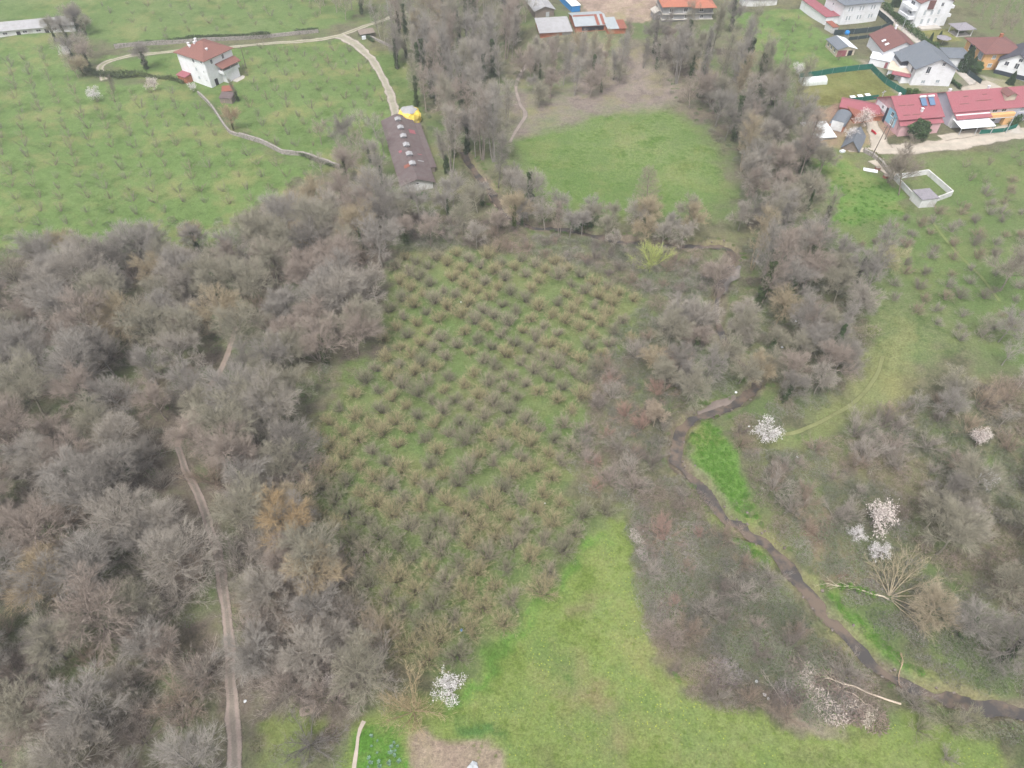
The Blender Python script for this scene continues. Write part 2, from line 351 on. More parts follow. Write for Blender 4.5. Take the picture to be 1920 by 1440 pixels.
    vo = N(t, 'ShaderNodeTexVoronoi', Scale=1.7); t.links.new(N(t, 'ShaderNodeTexCoord').outputs['Object'], vo.inputs['Vector'])
    fl = mth(t, 'MULTIPLY', mth(t, 'LESS_THAN', vo.outputs['Distance'], .17), mth(t, 'MULTIPLY', ramp(t, nl, [(.42, 0.0), (.6, 1.0)]), sp.outputs[1]))
    v = mix(t, fl, v, (.34, .37, .06))
    v = mix(t, 1.0, v, ramp(t, nf, [(.3, .66), (.5, 1.0), (.72, 1.42)]), 'MULTIPLY')
    t.links.new(v, b.inputs['Base Color']); b.inputs['Roughness'].default_value = 1; b.inputs['Specular IOR Level'].default_value = .03
    bp = N(t, 'ShaderNodeBump', Strength=.9, Distance=.25); t.links.new(nf, bp.inputs['Height']); t.links.new(bp.outputs[0], b.inputs['Normal'])
    me = trimesh('ground', V, F, m, C.reshape(-1, 3), True)
    a2 = me.color_attributes.new('mask', 'FLOAT_COLOR', 'POINT'); k4 = np.ones((len(V), 4), np.float32); k4[:, :3] = K.reshape(-1, 3); a2.data.foreach_set('color', k4.ravel())
    tag(link('ground', me), kind='structure')
ground()

def ribbon(name, pts, widths, mat, lift=.05, across=6, wob=.25, step=1.0, zfix=None, seed=3):
    pts = smooth(pts, 8); L = [0.0]
    for a, b in zip(pts[:-1], pts[1:]): L.append(L[-1] + math.hypot(b[0] - a[0], b[1] - a[1]))
    L = np.array(L); n = max(4, int(L[-1] / step)); s = np.linspace(0, L[-1], n)
    x = np.interp(s, L, [p[0] for p in pts]); y = np.interp(s, L, [p[1] for p in pts])
    tx, ty = np.gradient(x), np.gradient(y); l = np.hypot(tx, ty) + 1e-9; nx_, ny_ = -ty / l, tx / l
    wd = np.interp(s, np.linspace(0, L[-1], len(widths)), widths)
    w1 = wd * (.5 + wob * (vnoise(s, s * 0, 3.0, seed) - .5)); w2 = wd * (.5 + wob * (vnoise(s, s * 0, 2.3, seed + 1) - .5))
    u = np.linspace(-1, 1, across + 1); off = np.where(u[None] < 0, u[None] * w1[:, None], u[None] * w2[:, None])
    X = x[:, None] + nx_[:, None] * off; Y = y[:, None] + ny_[:, None] * off
    Z = hgt(X, Y) + lift if zfix is None else np.full(X.shape, 0) + zfix(x, y)[:, None]
    V = np.stack([X, Y, Z], -1).reshape(-1, 3); k = across + 1
    i = (np.arange(n - 1)[:, None] * k + np.arange(across)[None]).ravel(); F = np.stack([i, i + k, i + k + 1, i + 1], -1)
    cols = np.zeros((n, k, 3)); cols[..., 0] = np.abs(u)[None]; cols[..., 1] = (s / 50 % 1)[:, None]
    me = trimesh(name, V, F, mat, cols.reshape(-1, 3), True)
    return tag(link(name, me), kind='structure')
def trackmat(name, c_rut, c_mid, c_edge, fade=True, rut=.52):
    m, t, b = newmat(name)
    at = N(t, 'ShaderNodeAttribute', attribute_name='tint'); sp = N(t, 'ShaderNodeSeparateColor'); t.links.new(at.outputs['Color'], sp.inputs[0]); u = sp.outputs[0]
    n1 = noise(t, 1.2, 5, .7); n2 = noise(t, .35, 4, .6)
    uu = mth(t, 'ADD', u, mth(t, 'MULTIPLY', mth(t, 'SUBTRACT', n1, .5), .45))
    v = ramp(t, uu, [(0.0, c_mid), (rut - .22, c_mid), (rut, c_rut), (rut + .2, c_rut), (.98, c_edge)])
    v = mix(t, 1.0, v, ramp(t, n2, [(.3, .82), (.7, 1.15)]), 'MULTIPLY'); v = mix(t, 1.0, v, ramp(t, noise(t, 4, 4, .7), [(.3, .85), (.7, 1.15)]), 'MULTIPLY')
    t.links.new(v, b.inputs['Base Color']); b.inputs['Roughness'].default_value = 1
    if fade: t.links.new(ramp(t, uu, [(.72, 1.0), (.95, 0.0)]), b.inputs['Alpha'])
    return m
pale = trackmat('pale track', (.38, .335, .285), (.25, .25, .16), (.22, .23, .12), True, .46)
ribbon('dirt_road', W([(196, 150), (188, 128), (205, 115), (250, 104), (300, 99), (400, 91), (500, 82), (600, 74), (645, 64), (700, 44), (760, 23), (830, 6), (900, -18), (1000, -60)]), [2.8, 3.0, 3.2, 3.4, 3.8, 4.2], pale, .06)
ribbon('dirt_road', W([(636, 68), (668, 85), (700, 115), (722, 155), (737, 195), (742, 225), (728, 245)]), [5.5, 3.8, 3.4, 3.4, 4.4], trackmat('pale lane', (.37, .325, .285), (.29, .275, .21), (.26, .26, .15)), .09)
brown = trackmat('forest track', (.30, .245, .215), (.22, .19, .16), (.17, .15, .11), True, .42)
ribbon('forest_track', W([(333, 838), (348, 880), (372, 930), (392, 985), (410, 1045), (422, 1120), (430, 1200), (433, 1290), (438, 1380), (443, 1480), (447, 1600)]), [1.4, 1.8, 2.1, 2.3, 2.3], brown, .06)
ribbon('forest_path', W([(442, 612), (432, 650), (410, 700), (385, 735), (350, 790), (333, 838)]), [1.4, 1.6], trackmat('forest path', (.33, .26, .22), (.27, .22, .18), (.17, .16, .10), True, .2), .06)
pinkp = trackmat('pinkish path', (.265, .225, .20), (.25, .215, .19), (.22, .19, .165), True, .2)
ribbon('footpath', W([(1060, 82), (1010, 95), (985, 125), (968, 160), (975, 195), (985, 215), (968, 245), (955, 268)]), [3.4, 1.8, 1.4, 1.6, 1.2], pinkp, .06)
ribbon('footpath', W([(906, 332), (918, 355), (932, 388)]), [1.6, 1.8], trackmat('bank path', (.36, .27, .22), (.34, .26, .21), (.2, .18, .12), True, .2), .25)
ribbon('footpath', W([(1655, 668), (1640, 710), (1600, 755), (1550, 785), (1490, 812), (1455, 815)]), [1.0, 1.1], trackmat('trodden grass', (.185, .195, .09), (.185, .195, .09), (.165, .18, .075), True, .2), .06)
ribbon('footpath', W([(1740, 405), (1790, 470), (1840, 520), (1875, 565)]), [.9, .9], trackmat('thin path', (.155, .19, .07), (.155, .19, .07), (.15, .18, .06), True, .2), .06)
vill = trackmat('pale concrete road', (.43, .38, .32), (.41, .37, .31), (.35, .31, .25), True, .3)
ribbon('village_road', W([(1590, 282), (1660, 282), (1720, 278), (1800, 268), (1880, 256), (1960, 240), (2100, 215)]), [2.2, 6.5, 7.0, 6.5, 6.5, 7.0], vill, .06)
ribbon('village_road', W([(1640, 300), (1672, 325), (1700, 345)])[:2] + W([(1690, 330)]), [6.0, 3.0], vill, .08)
ribbon('village_road', W([(1655, 278), (1640, 245), (1628, 205)]), [7.0, 4.0, 3.0], vill, .07)
ribbon('village_road', W([(1905, 250), (1880, 215), (1840, 168), (1790, 125), (1740, 90), (1700, 58), (1650, 20), (1610, -10), (1560, -60)]), [5, 4.0, 4.0], trackmat('village street', (.46, .42, .38), (.44, .41, .37), (.36, .33, .28), False, .3), .07, wob=.05)
ribbon('forecourt', W([(1815, 175), (1870, 160)]), [9, 9], vill, .09)
ribbon('forecourt', W([(1765, 260), (1890, 240)]), [4, 4], vill, .10)
# water of the stream
wm, wt, wb = newmat('stream water')
wn = noise(wt, .35, 4, .6)
wt.links.new(mix(wt, ramp(wt, wn, [(.42, 0.0), (.6, 1.0)]), (.066, .060, .057), (.150, .115, .088)), wb.inputs['Base Color'])
wb.inputs['Roughness'].default_value = .12; wb.inputs['Specular IOR Level'].default_value = .5
wbp = N(wt, 'ShaderNodeBump', Strength=.35, Distance=.05); wt.links.new(noise(wt, 2.2, 4, .6), wbp.inputs['Height']); wt.links.new(wbp.outputs[0], wb.inputs['Normal'])
ribbon('stream', STREAM[::3] if len(STREAM) % 3 == 1 else STREAM, [1.9, 2.1, 2.0, 2.0, 2.3, 2.9], wm, 0, 4, .8, 1.0, zfix=lambda x, y: base_h(x, y) - 1.02)
ribbon('silt_bar', [tuple(Vector(P(a, b)[:2])) for a, b in [(1358, 545), (1375, 515), (1385, 500)]], [1.4, 2.2, 1.2], plain('silt', (.20, .18, .165), .2), .42, wob=.9)
ribbon('silt_bar', [tuple(P(a, b)[:2]) for a, b in [(1312, 772), (1345, 758), (1385, 745)]], [.8, 1.6, 1.2], plain('silt bar', (.20, .165, .145), .2), .5, wob=.9)

# ------------------------------------------------------------------ plants
class Tree:
    """grows a leafless tree: a list of levels of branches, the last level as thousands of fine twigs"""
    def __init__(s, seed): s.r = np.random.RandomState(seed); s.tv = []; s.tf = []; s.nt = 0; s.cv = []; s.cf = []; s.nc = 0
    def bend(s, p, d, L, k, wob, up):
        pts = [p]; d = d / np.linalg.norm(d)
        for _ in range(k):
            d = d + s.r.normal(0, wob, 3) + np.array([0, 0, up]); d /= np.linalg.norm(d); pts.append(pts[-1] + d * L / k)
        return np.array(pts)
    def tube(s, pts, r0, r1, n, crown=False):
        k = len(pts); rr = np.linspace(r0, r1, k); d = np.gradient(pts, axis=0); d /= np.linalg.norm(d, axis=1)[:, None] + 1e-9
        a = np.cross(d, [0.3, .5, .81]); a /= np.linalg.norm(a, axis=1)[:, None] + 1e-9; b = np.cross(d, a)
        t = np.arange(n) * 2 * np.pi / n
        V = pts[:, None] + rr[:, None, None] * (a[:, None] * np.cos(t)[None, :, None] + b[:, None] * np.sin(t)[None, :, None]); V = V.reshape(-1, 3)
        i = (np.arange(k - 1)[:, None] * n + np.arange(n)[None]).ravel(); j = (np.arange(k - 1)[:, None] * n + (np.arange(n)[None] + 1) % n).ravel()
        F = np.concatenate([np.stack([i, j, j + n], -1), np.stack([i, j + n, i + n], -1)])
        if crown: s.cf.append(F + s.nc); s.cv.append(V); s.nc += len(V)
        else: s.tf.append(F + s.nt); s.tv.append(V); s.nt += len(V)
    def kids(s, pts, n, f0, a0, a1, L, k, wob, up, out=0.0):
        res = []; az = s.r.rand() * 6.28
        for i in range(n):
            t = f0 + (1 - f0) * ((i + s.r.rand()) / n); x = t * (len(pts) - 1); j = min(int(x), len(pts) - 2); p = pts[j] + (pts[j + 1] - pts[j]) * (x - j)
            d = pts[j + 1] - pts[j]; d = d / np.linalg.norm(d); a = np.cross(d, [.21, .37, .9]); a /= np.linalg.norm(a); b = np.cross(d, a)
            az += 2.4 + s.r.normal(0, .3); th = R(s.r.uniform(a0, a1)); dd = d * math.cos(th) + (a * math.cos(az) + b * math.sin(az)) * math.sin(th)
            res.append(s.bend(p, dd, L * s.r.uniform(.7, 1.15) * (1 - .35 * (t - f0)), k, wob, up))
        return res
    def twigs(s, brs, n, L, wd, spread, up, f0=.15):
        A = np.array([b[0] for b in brs]); B = np.array([b[-1] for b in brs]); Mi = np.array([b[len(b) // 2] for b in brs]); m = len(brs)
        t = s.r.rand(m, n) * (1 - f0) + f0; t3 = t[..., None]
        p = np.where(t3 < .5, A[:, None] + (Mi - A)[:, None] * t3 * 2, Mi[:, None] + (B - Mi)[:, None] * (t3 * 2 - 1)); d = (B - A); d /= np.linalg.norm(d, axis=1)[:, None] + 1e-9
        q = d[:, None] + s.r.normal(0, spread, (m, n, 3)); q[..., 2] += up; q /= np.linalg.norm(q, axis=2)[..., None]
        l = L * s.r.uniform(.5, 1.25, (m, n))[..., None]; e = np.cross(q, s.r.normal(0, 1, (m, n, 3))); e /= np.linalg.norm(e, axis=2)[..., None] + 1e-9
        V = np.stack([p - e * wd / 2, p + e * wd / 2, p + q * l], 2).reshape(-1, 3); F = np.arange(len(V)).reshape(-1, 3)
        s.cf.append(F + s.nc); s.cv.append(V); s.nc += len(V); return (p + q * l).reshape(-1, 3)
    def meshes(s, name, bark, twig):
        t = trimesh(name + ' trunk', np.concatenate(s.tv), np.concatenate(s.tf), bark, None, True) if s.tv else None
        c = trimesh(name + ' crown', np.concatenate(s.cv), np.concatenate(s.cf), twig)
        return t, c
def leaves(rs, pts, size, flat=.0):
    n = len(pts); a = rs.normal(0, 1, (n, 3)); a /= np.linalg.norm(a, axis=1)[:, None]; b = np.cross(a, rs.normal(0, 1, (n, 3))); b /= np.linalg.norm(b, axis=1)[:, None] + 1e-9
    s = size * rs.uniform(.6, 1.3, (n, 1)); V = np.stack([pts - a * s, pts + b * s * .7, pts + a * s, pts - b * s * .7], 1).reshape(-1, 3)
    return V, np.arange(len(V)).reshape(-1, 4)
def round_tree(seed, H=11, Rr=5.2, bare=3.2, n1=8, up=.03, ang=(25, 66), lean=.06):
    T = Tree(seed); tr = T.bend(np.zeros(3), np.array([T.r.normal(0, lean), T.r.normal(0, lean), 1]), H * .72, 7, .06, .02)
    tr[0][2] -= .4; T.tube(tr, .22, .07, 7)
    L1 = T.kids(tr, n1, bare / (H * .72), ang[0], ang[1], Rr * .95, 5, .09, up)
    for b in L1: T.tube(b, .12, .045, 5)
    L2 = [c for b in L1 for c in T.kids(b, 6, .25, 20, 50, Rr * .52, 4, .08, .04)] + T.kids(tr, 7, .65, 12, 50, Rr * .6, 4, .08, .05)
    for b in L2: T.tube(b, .06, .024, 4)
    L3 = [c for b in L2 for c in T.kids(b, 6, .2, 18, 45, Rr * .32, 3, .08, .04)]
    for b in L3: T.tube(b, .026, .014, 3, True)
    L4 = [c for b in L3 for c in T.kids(b, 5, .15, 12, 40, Rr * .2, 2, .08, .04)]
    for b in L4: T.tube(b, .014, .008, 3, True)
    tips = T.twigs(L4, 8, Rr * .17, .019, .33, .12)
    return T, tips
def tall_tree(seed, H=19, Rr=3.2, stems=1):
    T = Tree(seed); brs = []; tr0 = []
    for k in range(stems):
        a = 6.28 * k / max(stems, 1); le = .03 if stems == 1 else .14
        tr = T.bend(np.array([.25 * math.cos(a), .25 * math.sin(a), -.4]), np.array([le * math.cos(a) + T.r.normal(0, .03), le * math.sin(a) + T.r.normal(0, .03), 1]), H * .93, 9, .035, .03); T.tube(tr, .2, .05, 6); tr0.append(tr)
        brs += T.kids(tr, 26 // stems + 2, .28, 22, 48, Rr * 1.15, 4, .09, .07)
    for b in brs: T.tube(b, .06, .02, 4)
    L2 = [c for b in brs for c in T.kids(b, 6, .2, 20, 50, Rr * .5, 3, .12, .06)]
    for b in L2: T.tube(b, .028, .012, 3, True)
    L3 = [c for b in L2 for c in T.kids(b, 6, .15, 20, 50, Rr * .27, 2, .14, .05)]
    for b in L3: T.tube(b, .014, .008, 3, True)
    tips = T.twigs(L3, 9, Rr * .24, .019, .34, .22)
    return T, tips
def cone_tree(seed, H=15, Rr=5):
    T = Tree(seed); tr = T.bend(np.array([0, 0, -.3]), np.array([.02, .02, 1]), H, 10, .02, .03); T.tube(tr, .22, .03, 7); brs = []
    for i in range(44):
        t = .14 + .84 * i / 44; brs += [T.bend(tr[min(9, int(t * 10))] * (1 - (t * 10) % 1) + tr[min(10, int(t * 10) + 1)] * ((t * 10) % 1), np.array([math.cos(i * 2.4), math.sin(i * 2.4), .45]), Rr * (1.05 - t) ** .7 * 1.1, 4, .06, .05)]
    for b in brs: T.tube(b, .05, .015, 4)
    L2 = [c for b in brs for c in T.kids(b, 7, .1, 30, 55, 1.5, 3, .12, .04)]
    for b in L2: T.tube(b, .02, .01, 3, True)
    L3 = [c for b in L2 for c in T.kids(b, 5, .1, 20, 50, .8, 2, .12, .04)]
    tips = T.twigs(L3, 7, .55, .02, .6, .1, 0); return T, tips
def bush(seed, H=3.0, stems=15, spread=(6, 44), tw=6, bark=True, n2=6, wd=.022, low=0.1):
    T = Tree(seed); st = []
    for k in range(stems):
        a = T.r.rand() * 6.28; th = R(T.r.uniform(*spread)); p = np.array([math.cos(a) * .18, math.sin(a) * .18, -.15])
        st.append(T.bend(p, np.array([math.sin(th) * math.cos(a), math.sin(th) * math.sin(a), math.cos(th)]), H * T.r.uniform(.75, 1.1), 5, .07, .02))
    for b in st: T.tube(b, .055, .016, 4)
    L2 = [c for b in st for c in T.kids(b, n2, .25, 10, 36, H * .4, 3, .08, .04)]
    for b in L2: T.tube(b, .014, .008, 3, True)
    L3 = [c for b in L2 for c in T.kids(b, 4, .15, 12, 38, H * .24, 2, .1, .03)]
    tips = T.twigs(L3, tw, H * .19, wd * .85, .36, .12, 0); return T, tips
PROTO = {}
def proto(key, T, bark='bark', twig='twig'): PROTO[key] = T.meshes(key, M[bark], M[twig])
for k in range(5): T, _ = round_tree(10 + k, 10.5 + k * .5, 4.7 + .3 * (k % 3), 3.0 + .3 * k, 8); proto('round%d' % k, T)
for k in range(2): T, _ = round_tree(30 + k, 12, 6.0, 2.6, 10, .0, (35, 75)); proto('wide%d' % k, T)
TALLS = {}
for k in range(3): T, tp = tall_tree(40 + k, 17 + k, 3.0 + .3 * k, 1 + (k == 1) * 2); proto('tall%d' % k, T)
T, _ = cone_tree(50); proto('cone', T)
for k in range(4): T, _ = bush(60 + k, 2.6 + .15 * k, 24 + k, (4, 58), 6, True, 6, .026); proto('hazel%d' % k, T, 'hazel_stem', 'hazel')
for k in range(4): T, _ = bush(70 + k, 3.6, 18, (5, 70), 6, True, 7, .024); proto('shrub%d' % k, T)
for k in range(3): T, _ = bush(80 + k, 1.9, 6, (5, 45), 4, True, 4, .022); proto('sapling%d' % k, T)
def blossom(seed, H=4.5):
    T = Tree(seed); tr = T.bend(np.array([0, 0, -.2]), np.array([.05, .05, 1]), H * .5, 4, .08, .02); T.tube(tr, .10, .06, 6)
    L1 = T.kids(tr, 9, .35, 15, 65, H * .55, 4, .12, .03)
    for b in L1: T.tube(b, .05, .02, 4)
    L2 = [c for b in L1 for c in T.kids(b, 7, .15, 20, 60, H * .27, 3, .14, .03)]
    for b in L2: T.tube(b, .02, .01, 3, True)
    L3 = [c for b in L2 for c in T.kids(b, 5, .1, 20, 60, H * .13, 2, .1, .02)]
    tips = T.twigs(L3, 5, H * .07, .018, .6, .05, 0)
    tr_, cr_ = T.meshes('blossom', M['bark'], M['twig']); pts = np.concatenate([tips, np.concatenate([b for b in L3])]); V, F = leaves(T.r, pts + T.r.normal(0, .04, pts.shape), .066)
    return tr_, cr_, trimesh('petals', V, F, M['petal'])
BLOS = [blossom(90 + k) for k in range(3)]
def ivymesh(seed, H, r, n, top=.75):
    rs = np.random.RandomState(seed); t = rs.rand(n) ** .8 * top * H; a = rs.rand(n) * 6.28
    lob = .6 + .55 * np.sin(t * 1.7 + a * 2 + seed) * np.sin(t * .9 + seed); rad = r * (.35 + .65 * rs.rand(n) ** .5) * lob * (1.1 - .55 * t / (top * H))
    pts = np.stack([rad * np.cos(a), rad * np.sin(a), t + .1], -1)
    V, F = leaves(rs, pts, .17); return trimesh('ivy', V, F, M['ivy'])
IVY = [ivymesh(1, 12, 1.0, 3200), ivymesh(2, 9, 1.5, 4000, .85), ivymesh(3, 16, 1.3, 5000, .8), ivymesh(5, 8, .6, 1500, .9)]
def conif(seed, H, r, n):
    rs = np.random.RandomState(seed); t = rs.rand(n) ** 1.3; a = rs.rand(n) * 6.28; rad = r * (1 - t) ** .75 * (.45 + .55 * rs.rand(n) ** .4) * (1 + .18 * np.sin(a * 5 + t * 14)) + .03
    pts = np.stack([rad * np.cos(a), rad * np.sin(a), .25 + t * (H - .25)], -1); V, F = leaves(rs, pts, .14); return trimesh('foliage', V, F, M['needle'])
def ball(seed, H, r, n, trunk=1.0):
    rs = np.random.RandomState(seed); d = rs.normal(0, 1, (n, 3)); d /= np.linalg.norm(d, axis=1)[:, None]; q = .62 + .38 * rs.rand(n, 1) ** .5
    lump = 1 + .25 * np.sin(d[:, :1] * 5 + seed) * np.sin(d[:, 1:2] * 6) + .15 * np.sin(d[:, 2:] * 9)
    pts = d * q * lump * np.array([r, r, (H - trunk) / 2]) + np.array([0, 0, trunk + (H - trunk) / 2]); V, F = leaves(rs, pts, .17); return trimesh('foliage', V, F, M['needle'])
CONE = conif(3, 8, 2.4, 9000); SPIKE = conif(4, 3, .55, 1500); BALL = ball(5, 4.5, 2.2, 5000, .8); SHB = ball(6, 1.6, 1.1, 1500, .0)
def stick(h, r=.12):
    m = MB(); m.tube((0, 0, -.3), (0, 0, h), r, r * .6, 7); me = bpy.data.meshes.new('trunk'); me.from_pydata(m.v, [], m.f); me.materials.append(M['bark']); return me
STICK = stick(3.0)

def plant(name, meshes, loc, s=1.0, rz=None, color=(1, 1, 1), label='', cat='tree', group=None, tilt=0, sz=None, parts=('trunk', 'crown')):
    loc = Vector(loc); rz = rnd.uniform(0, 6.28) if rz is None else rz
    e = bpy.data.objects.new(name, None); col.objects.link(e); e.location = loc; e.scale = (s, s, s * (sz or 1)); e.rotation_euler = (rnd.gauss(0, tilt), rnd.gauss(0, tilt), rz)
    tag(e, label, cat, group)
    for pn, me in zip(parts, meshes):
        if me is None: continue
        o = bpy.data.objects.new(pn, me); col.objects.link(o); o.parent = e; o.color = (*color, 1)
    return e
def bushobj(name, key, loc, s, color, label, cat, group):      # small bush: one mesh each, stems and twigs together
    k = key + '#'
    if k not in PROTO:
        t, c = PROTO[key]; nv = len(t.vertices); a = np.empty(nv * 3, np.float32); t.vertices.foreach_get('co', a); b = np.empty(len(c.vertices) * 3, np.float32); c.vertices.foreach_get('co', b)
        fa = np.empty(len(t.loops), np.int32); t.loops.foreach_get('vertex_index', fa); fb = np.empty(len(c.loops), np.int32); c.loops.foreach_get('vertex_index', fb)
        me = trimesh(key, np.concatenate([a, b]).reshape(-1, 3), np.concatenate([fa, fb + nv]).reshape(-1, 3)); me.materials.append(t.materials[0]); me.materials.append(c.materials[0])
        mi = np.zeros(len(me.polygons), np.int32); mi[len(fa) // 3:] = 1; me.polygons.foreach_set('material_index', mi); PROTO[k] = me
    o = bpy.data.objects.new(name, PROTO[k]); col.objects.link(o); o.location = loc; o.scale = (s, s, s * rnd.uniform(.85, 1.1)); o.rotation_euler = (0, 0, rnd.uniform(0, 6.28)); o.color = (*color, 1)
    return tag(o, label, cat, group)
KEEP = [P(*p) for p in [(1430, 822), (1828, 838), (1836, 905), (1632, 985), (1605, 1010), (1645, 1048), (848, 1305), (1690, 1130), (1350, 720), (1366, 492), (1358, 525), (1350, 560), (1350, 590), (1342, 612), (1352, 636), (1385, 540), (1320, 590), (1396, 745), (1400, 765), (1300, 800), (1275, 850), (577, 1333), (1560, 1312), (1200, 1005)]]
def darts(poly, r, seed, avoid=(), jit=.25, maxn=9999):
    rs = random.Random(seed); xs = [p[0] for p in poly]; ys = [p[1] for p in poly]; pts = []; y = min(ys); row = 0; c = []
    while y < max(ys):
        x = min(xs) + (row % 2) * r / 2
        while x < max(xs): c.append((x + rs.gauss(0, r * jit), y + rs.gauss(0, r * jit))); x += r
        y += r * .87; row += 1
    c = np.array(c); ok = inpoly(c[:, 0], c[:, 1], poly)
    for line, d in avoid: ok &= dseg(c[:, 0], c[:, 1], line) > d
    if r > 3:
        for q in KEEP: ok &= (np.hypot(c[:, 0] - q.x, c[:, 1] - (q.y - 1.5)) > 4.0)
    pts = [tuple(p) for p in c[ok]]; return pts
def visible(x, y, h=10, m=60):
    for z in (0, h):
        zz = z + float(base_h(x, y)) - CAM_H; ph = R(TILT); yc = y * math.cos(ph) + zz * math.sin(ph); zc = -y * math.sin(ph) + zz * math.cos(ph)
        u, v = 960 + FPX * x / -zc, 720 - FPX * yc / -zc
        if -m < u < 1920 + m and -m < v < 1440 + m: return u, v
    return None
TONES = [('grey', (.98, .99, .99)), ('olive grey', (.95, .97, .84)), ('pinkish brown', (1.03, .945, .90)), ('silvery grey', (1.10, 1.09, 1.05)), ('dark grey', (.76, .76, .75))]
OCHRE = ('yellowish', (1.15, 1.05, .80))
def tonepick(r, ochre=.08):
    ochre *= .7
    return OCHRE if r.random() < ochre else TONES[r.choices(range(5), (30, 28, 20, 14, 8))[0]]
TRACK = W([(333, 838), (372, 930), (392, 985), (410, 1045), (422, 1120), (430, 1200), (433, 1290), (438, 1380), (443, 1480), (447, 1600)])
GRASSP = W([(1440, 826), (1490, 812), (1550, 785), (1600, 755), (1640, 710), (1655, 660), (1690, 610)])
SHED = W([(785, 385), (787, 355), (765, 245)])
PATH2 = W([(442, 612), (410, 700), (385, 735)])
PENDING = []
def treebelt(poly_px, r, seed, keys, smin, smax, where, name='bare_tree', group=None, ivy=.1, avoid=(), shrub=0.0, ochre=.08, edge=None, maxn=999, dark=1.0):
    rr = random.Random(seed); n = 0
    for x, y in darts(W(poly_px), r, seed, avoid):
        if not visible(x, y): continue
        if n >= maxn: break
        n += 1; z = float(hgt(x, y)); k = rr.choice(keys); tn, tc = tonepick(rr, ochre); tc = tuple(c * dark for c in tc); s = rr.uniform(smin, smax)
        size = 'small' if s < smin + (smax - smin) * .35 else ('large' if s > smin + (smax - smin) * .75 else 'mid-sized')
        if rr.random() < ivy:
            im = IVY[2] if k.startswith('tall') else IVY[rr.choice((0, 0, 1, 3))]
            plant('ivy_tree', PROTO[k] + (im,), (x, y, z), s, None, tc, f'{size} {tn} leafless tree with ivy on its trunk {where}', 'tree', group or where, .04, None, ('trunk', 'crown', 'ivy'))
        else:
            PENDING.append((math.hypot(x, y, CAM_H), name, k, (x, y, z), s, tc, f'{size} {tn} leafless {"narrow" if k.startswith("tall") else "spreading"} tree {where}', group or where, rr.uniform(0, 6.28)))
RND = ['round%d' % k for k in range(5)]; WIDE = ['wide0', 'wide1']; TALL = ['tall0', 'tall1', 'tall2']; SHR = ['shrub%d' % k for k in range(4)]
# the wood on the left: below, beside and above the forest track
treebelt([(-200, 520), (120, 500), (230, 480), (440, 470), (520, 420), (600, 390), (700, 390), (735, 440), (725, 520), (700, 600), (690, 690), (600, 760), (560, 800), (335, 830), (-260, 800)], 7.4, 11, RND + WIDE, .68, 1.12, 'in the upper left wood', avoid=((PATH2, 1.5),), ivy=.2)
treebelt([(-260, 800), (335, 830), (560, 800), (575, 880), (570, 990), (610, 1060), (670, 1150), (740, 1240), (745, 1290), (690, 1335), (650, 1370), (585, 1330), (545, 1300), (470, 1330), (500, 1430), (430, 1560), (-300, 1560)], 7.2, 12, RND + WIDE + RND, .68, 1.15, 'in the lower left wood', avoid=((TRACK, 3.4),), ivy=.2)
# tall trees between the lane and the round meadow
treebelt([(700, 70), (800, 30), (900, 10), (990, 20), (1005, 60), (975, 100), (955, 160), (955, 220), (940, 290), (915, 320), (880, 300), (850, 345), (810, 300), (800, 245), (765, 170), (730, 110)], 7.0, 13, TALL + TALL + ['round1', 'round4'], .75, 1.12, 'between lane and round meadow', avoid=((SHED, 10),), ivy=.38, ochre=.05)
# below the long shed and at the head of the orchard
treebelt([(600, 330), (700, 300), (735, 300), (748, 370), (830, 380), (870, 350), (900, 380), (940, 420), (1000, 450), (900, 470), (740, 470), (700, 420), (560, 400)], 8.0, 14, RND, .55, .9, 'around the long shed', avoid=((SHED, 9),), ivy=.25)
# row along the stream south of the round meadow
treebelt([(935, 330), (960, 340), (990, 400), (1060, 418), (1200, 425), (1330, 425), (1380, 400), (1420, 420), (1400, 460), (1330, 448), (1200, 440), (1060, 425), (960, 440), (925, 400)], 7.5, 15, RND + TALL, .62, .95, 'below the round meadow', ivy=.2, avoid=((STREAM, 1.5),))
# right belt below the village
treebelt([(1200, 95), (1330, 100), (1400, 130), (1470, 160), (1500, 215), (1530, 290), (1545, 400), (1580, 500), (1640, 560), (1610, 640), (1540, 700), (1460, 660), (1400, 600), (1400, 500), (1395, 420), (1370, 350), (1375, 290), (1330, 240), (1270, 190), (1220, 150)], 7.4, 16, RND + TALL, .78, 1.1, 'between round meadow and village', ivy=.36, dark=.93)
treebelt([(1320, 560), (1345, 640), (1420, 745), (1400, 770), (1310, 765), (1270, 780), (1230, 800), (1210, 860), (1240, 770), (1290, 690), (1300, 600)], 7.0, 17, RND, .62, .95, 'beside the stream bend', ivy=.1, avoid=((STREAM, 1.8),))
# bare slope under the barns
treebelt([(975, 150), (1010, 95), (1180, 95), (1220, 140), (1190, 165), (1120, 185), (1060, 195), (1000, 205)], 6.6, 18, ['tall0', 'round2', 'tall1', 'round3', 'tall2'], .5, .82, 'on the slope under the barns', name='young_tree', ivy=.15)
treebelt([(560, -20), (740, -20), (730, 10), (690, 30), (640, 40), (590, 30)], 9, 19, RND, .7, 1.0, 'above the road junction', ivy=.1)
treebelt([(90, 60), (150, 30), (170, 60), (165, 120), (200, 150), (150, 150), (110, 110)], 6.5, 20, RND, .5, .8, 'by the long pale barn', ivy=.2)
treebelt([(590, 260), (690, 240), (735, 250), (740, 290), (690, 320), (640, 330), (590, 310)], 7, 21, RND, .55, .85, 'left of the long shed', avoid=((SHED, 8),), ivy=.15)
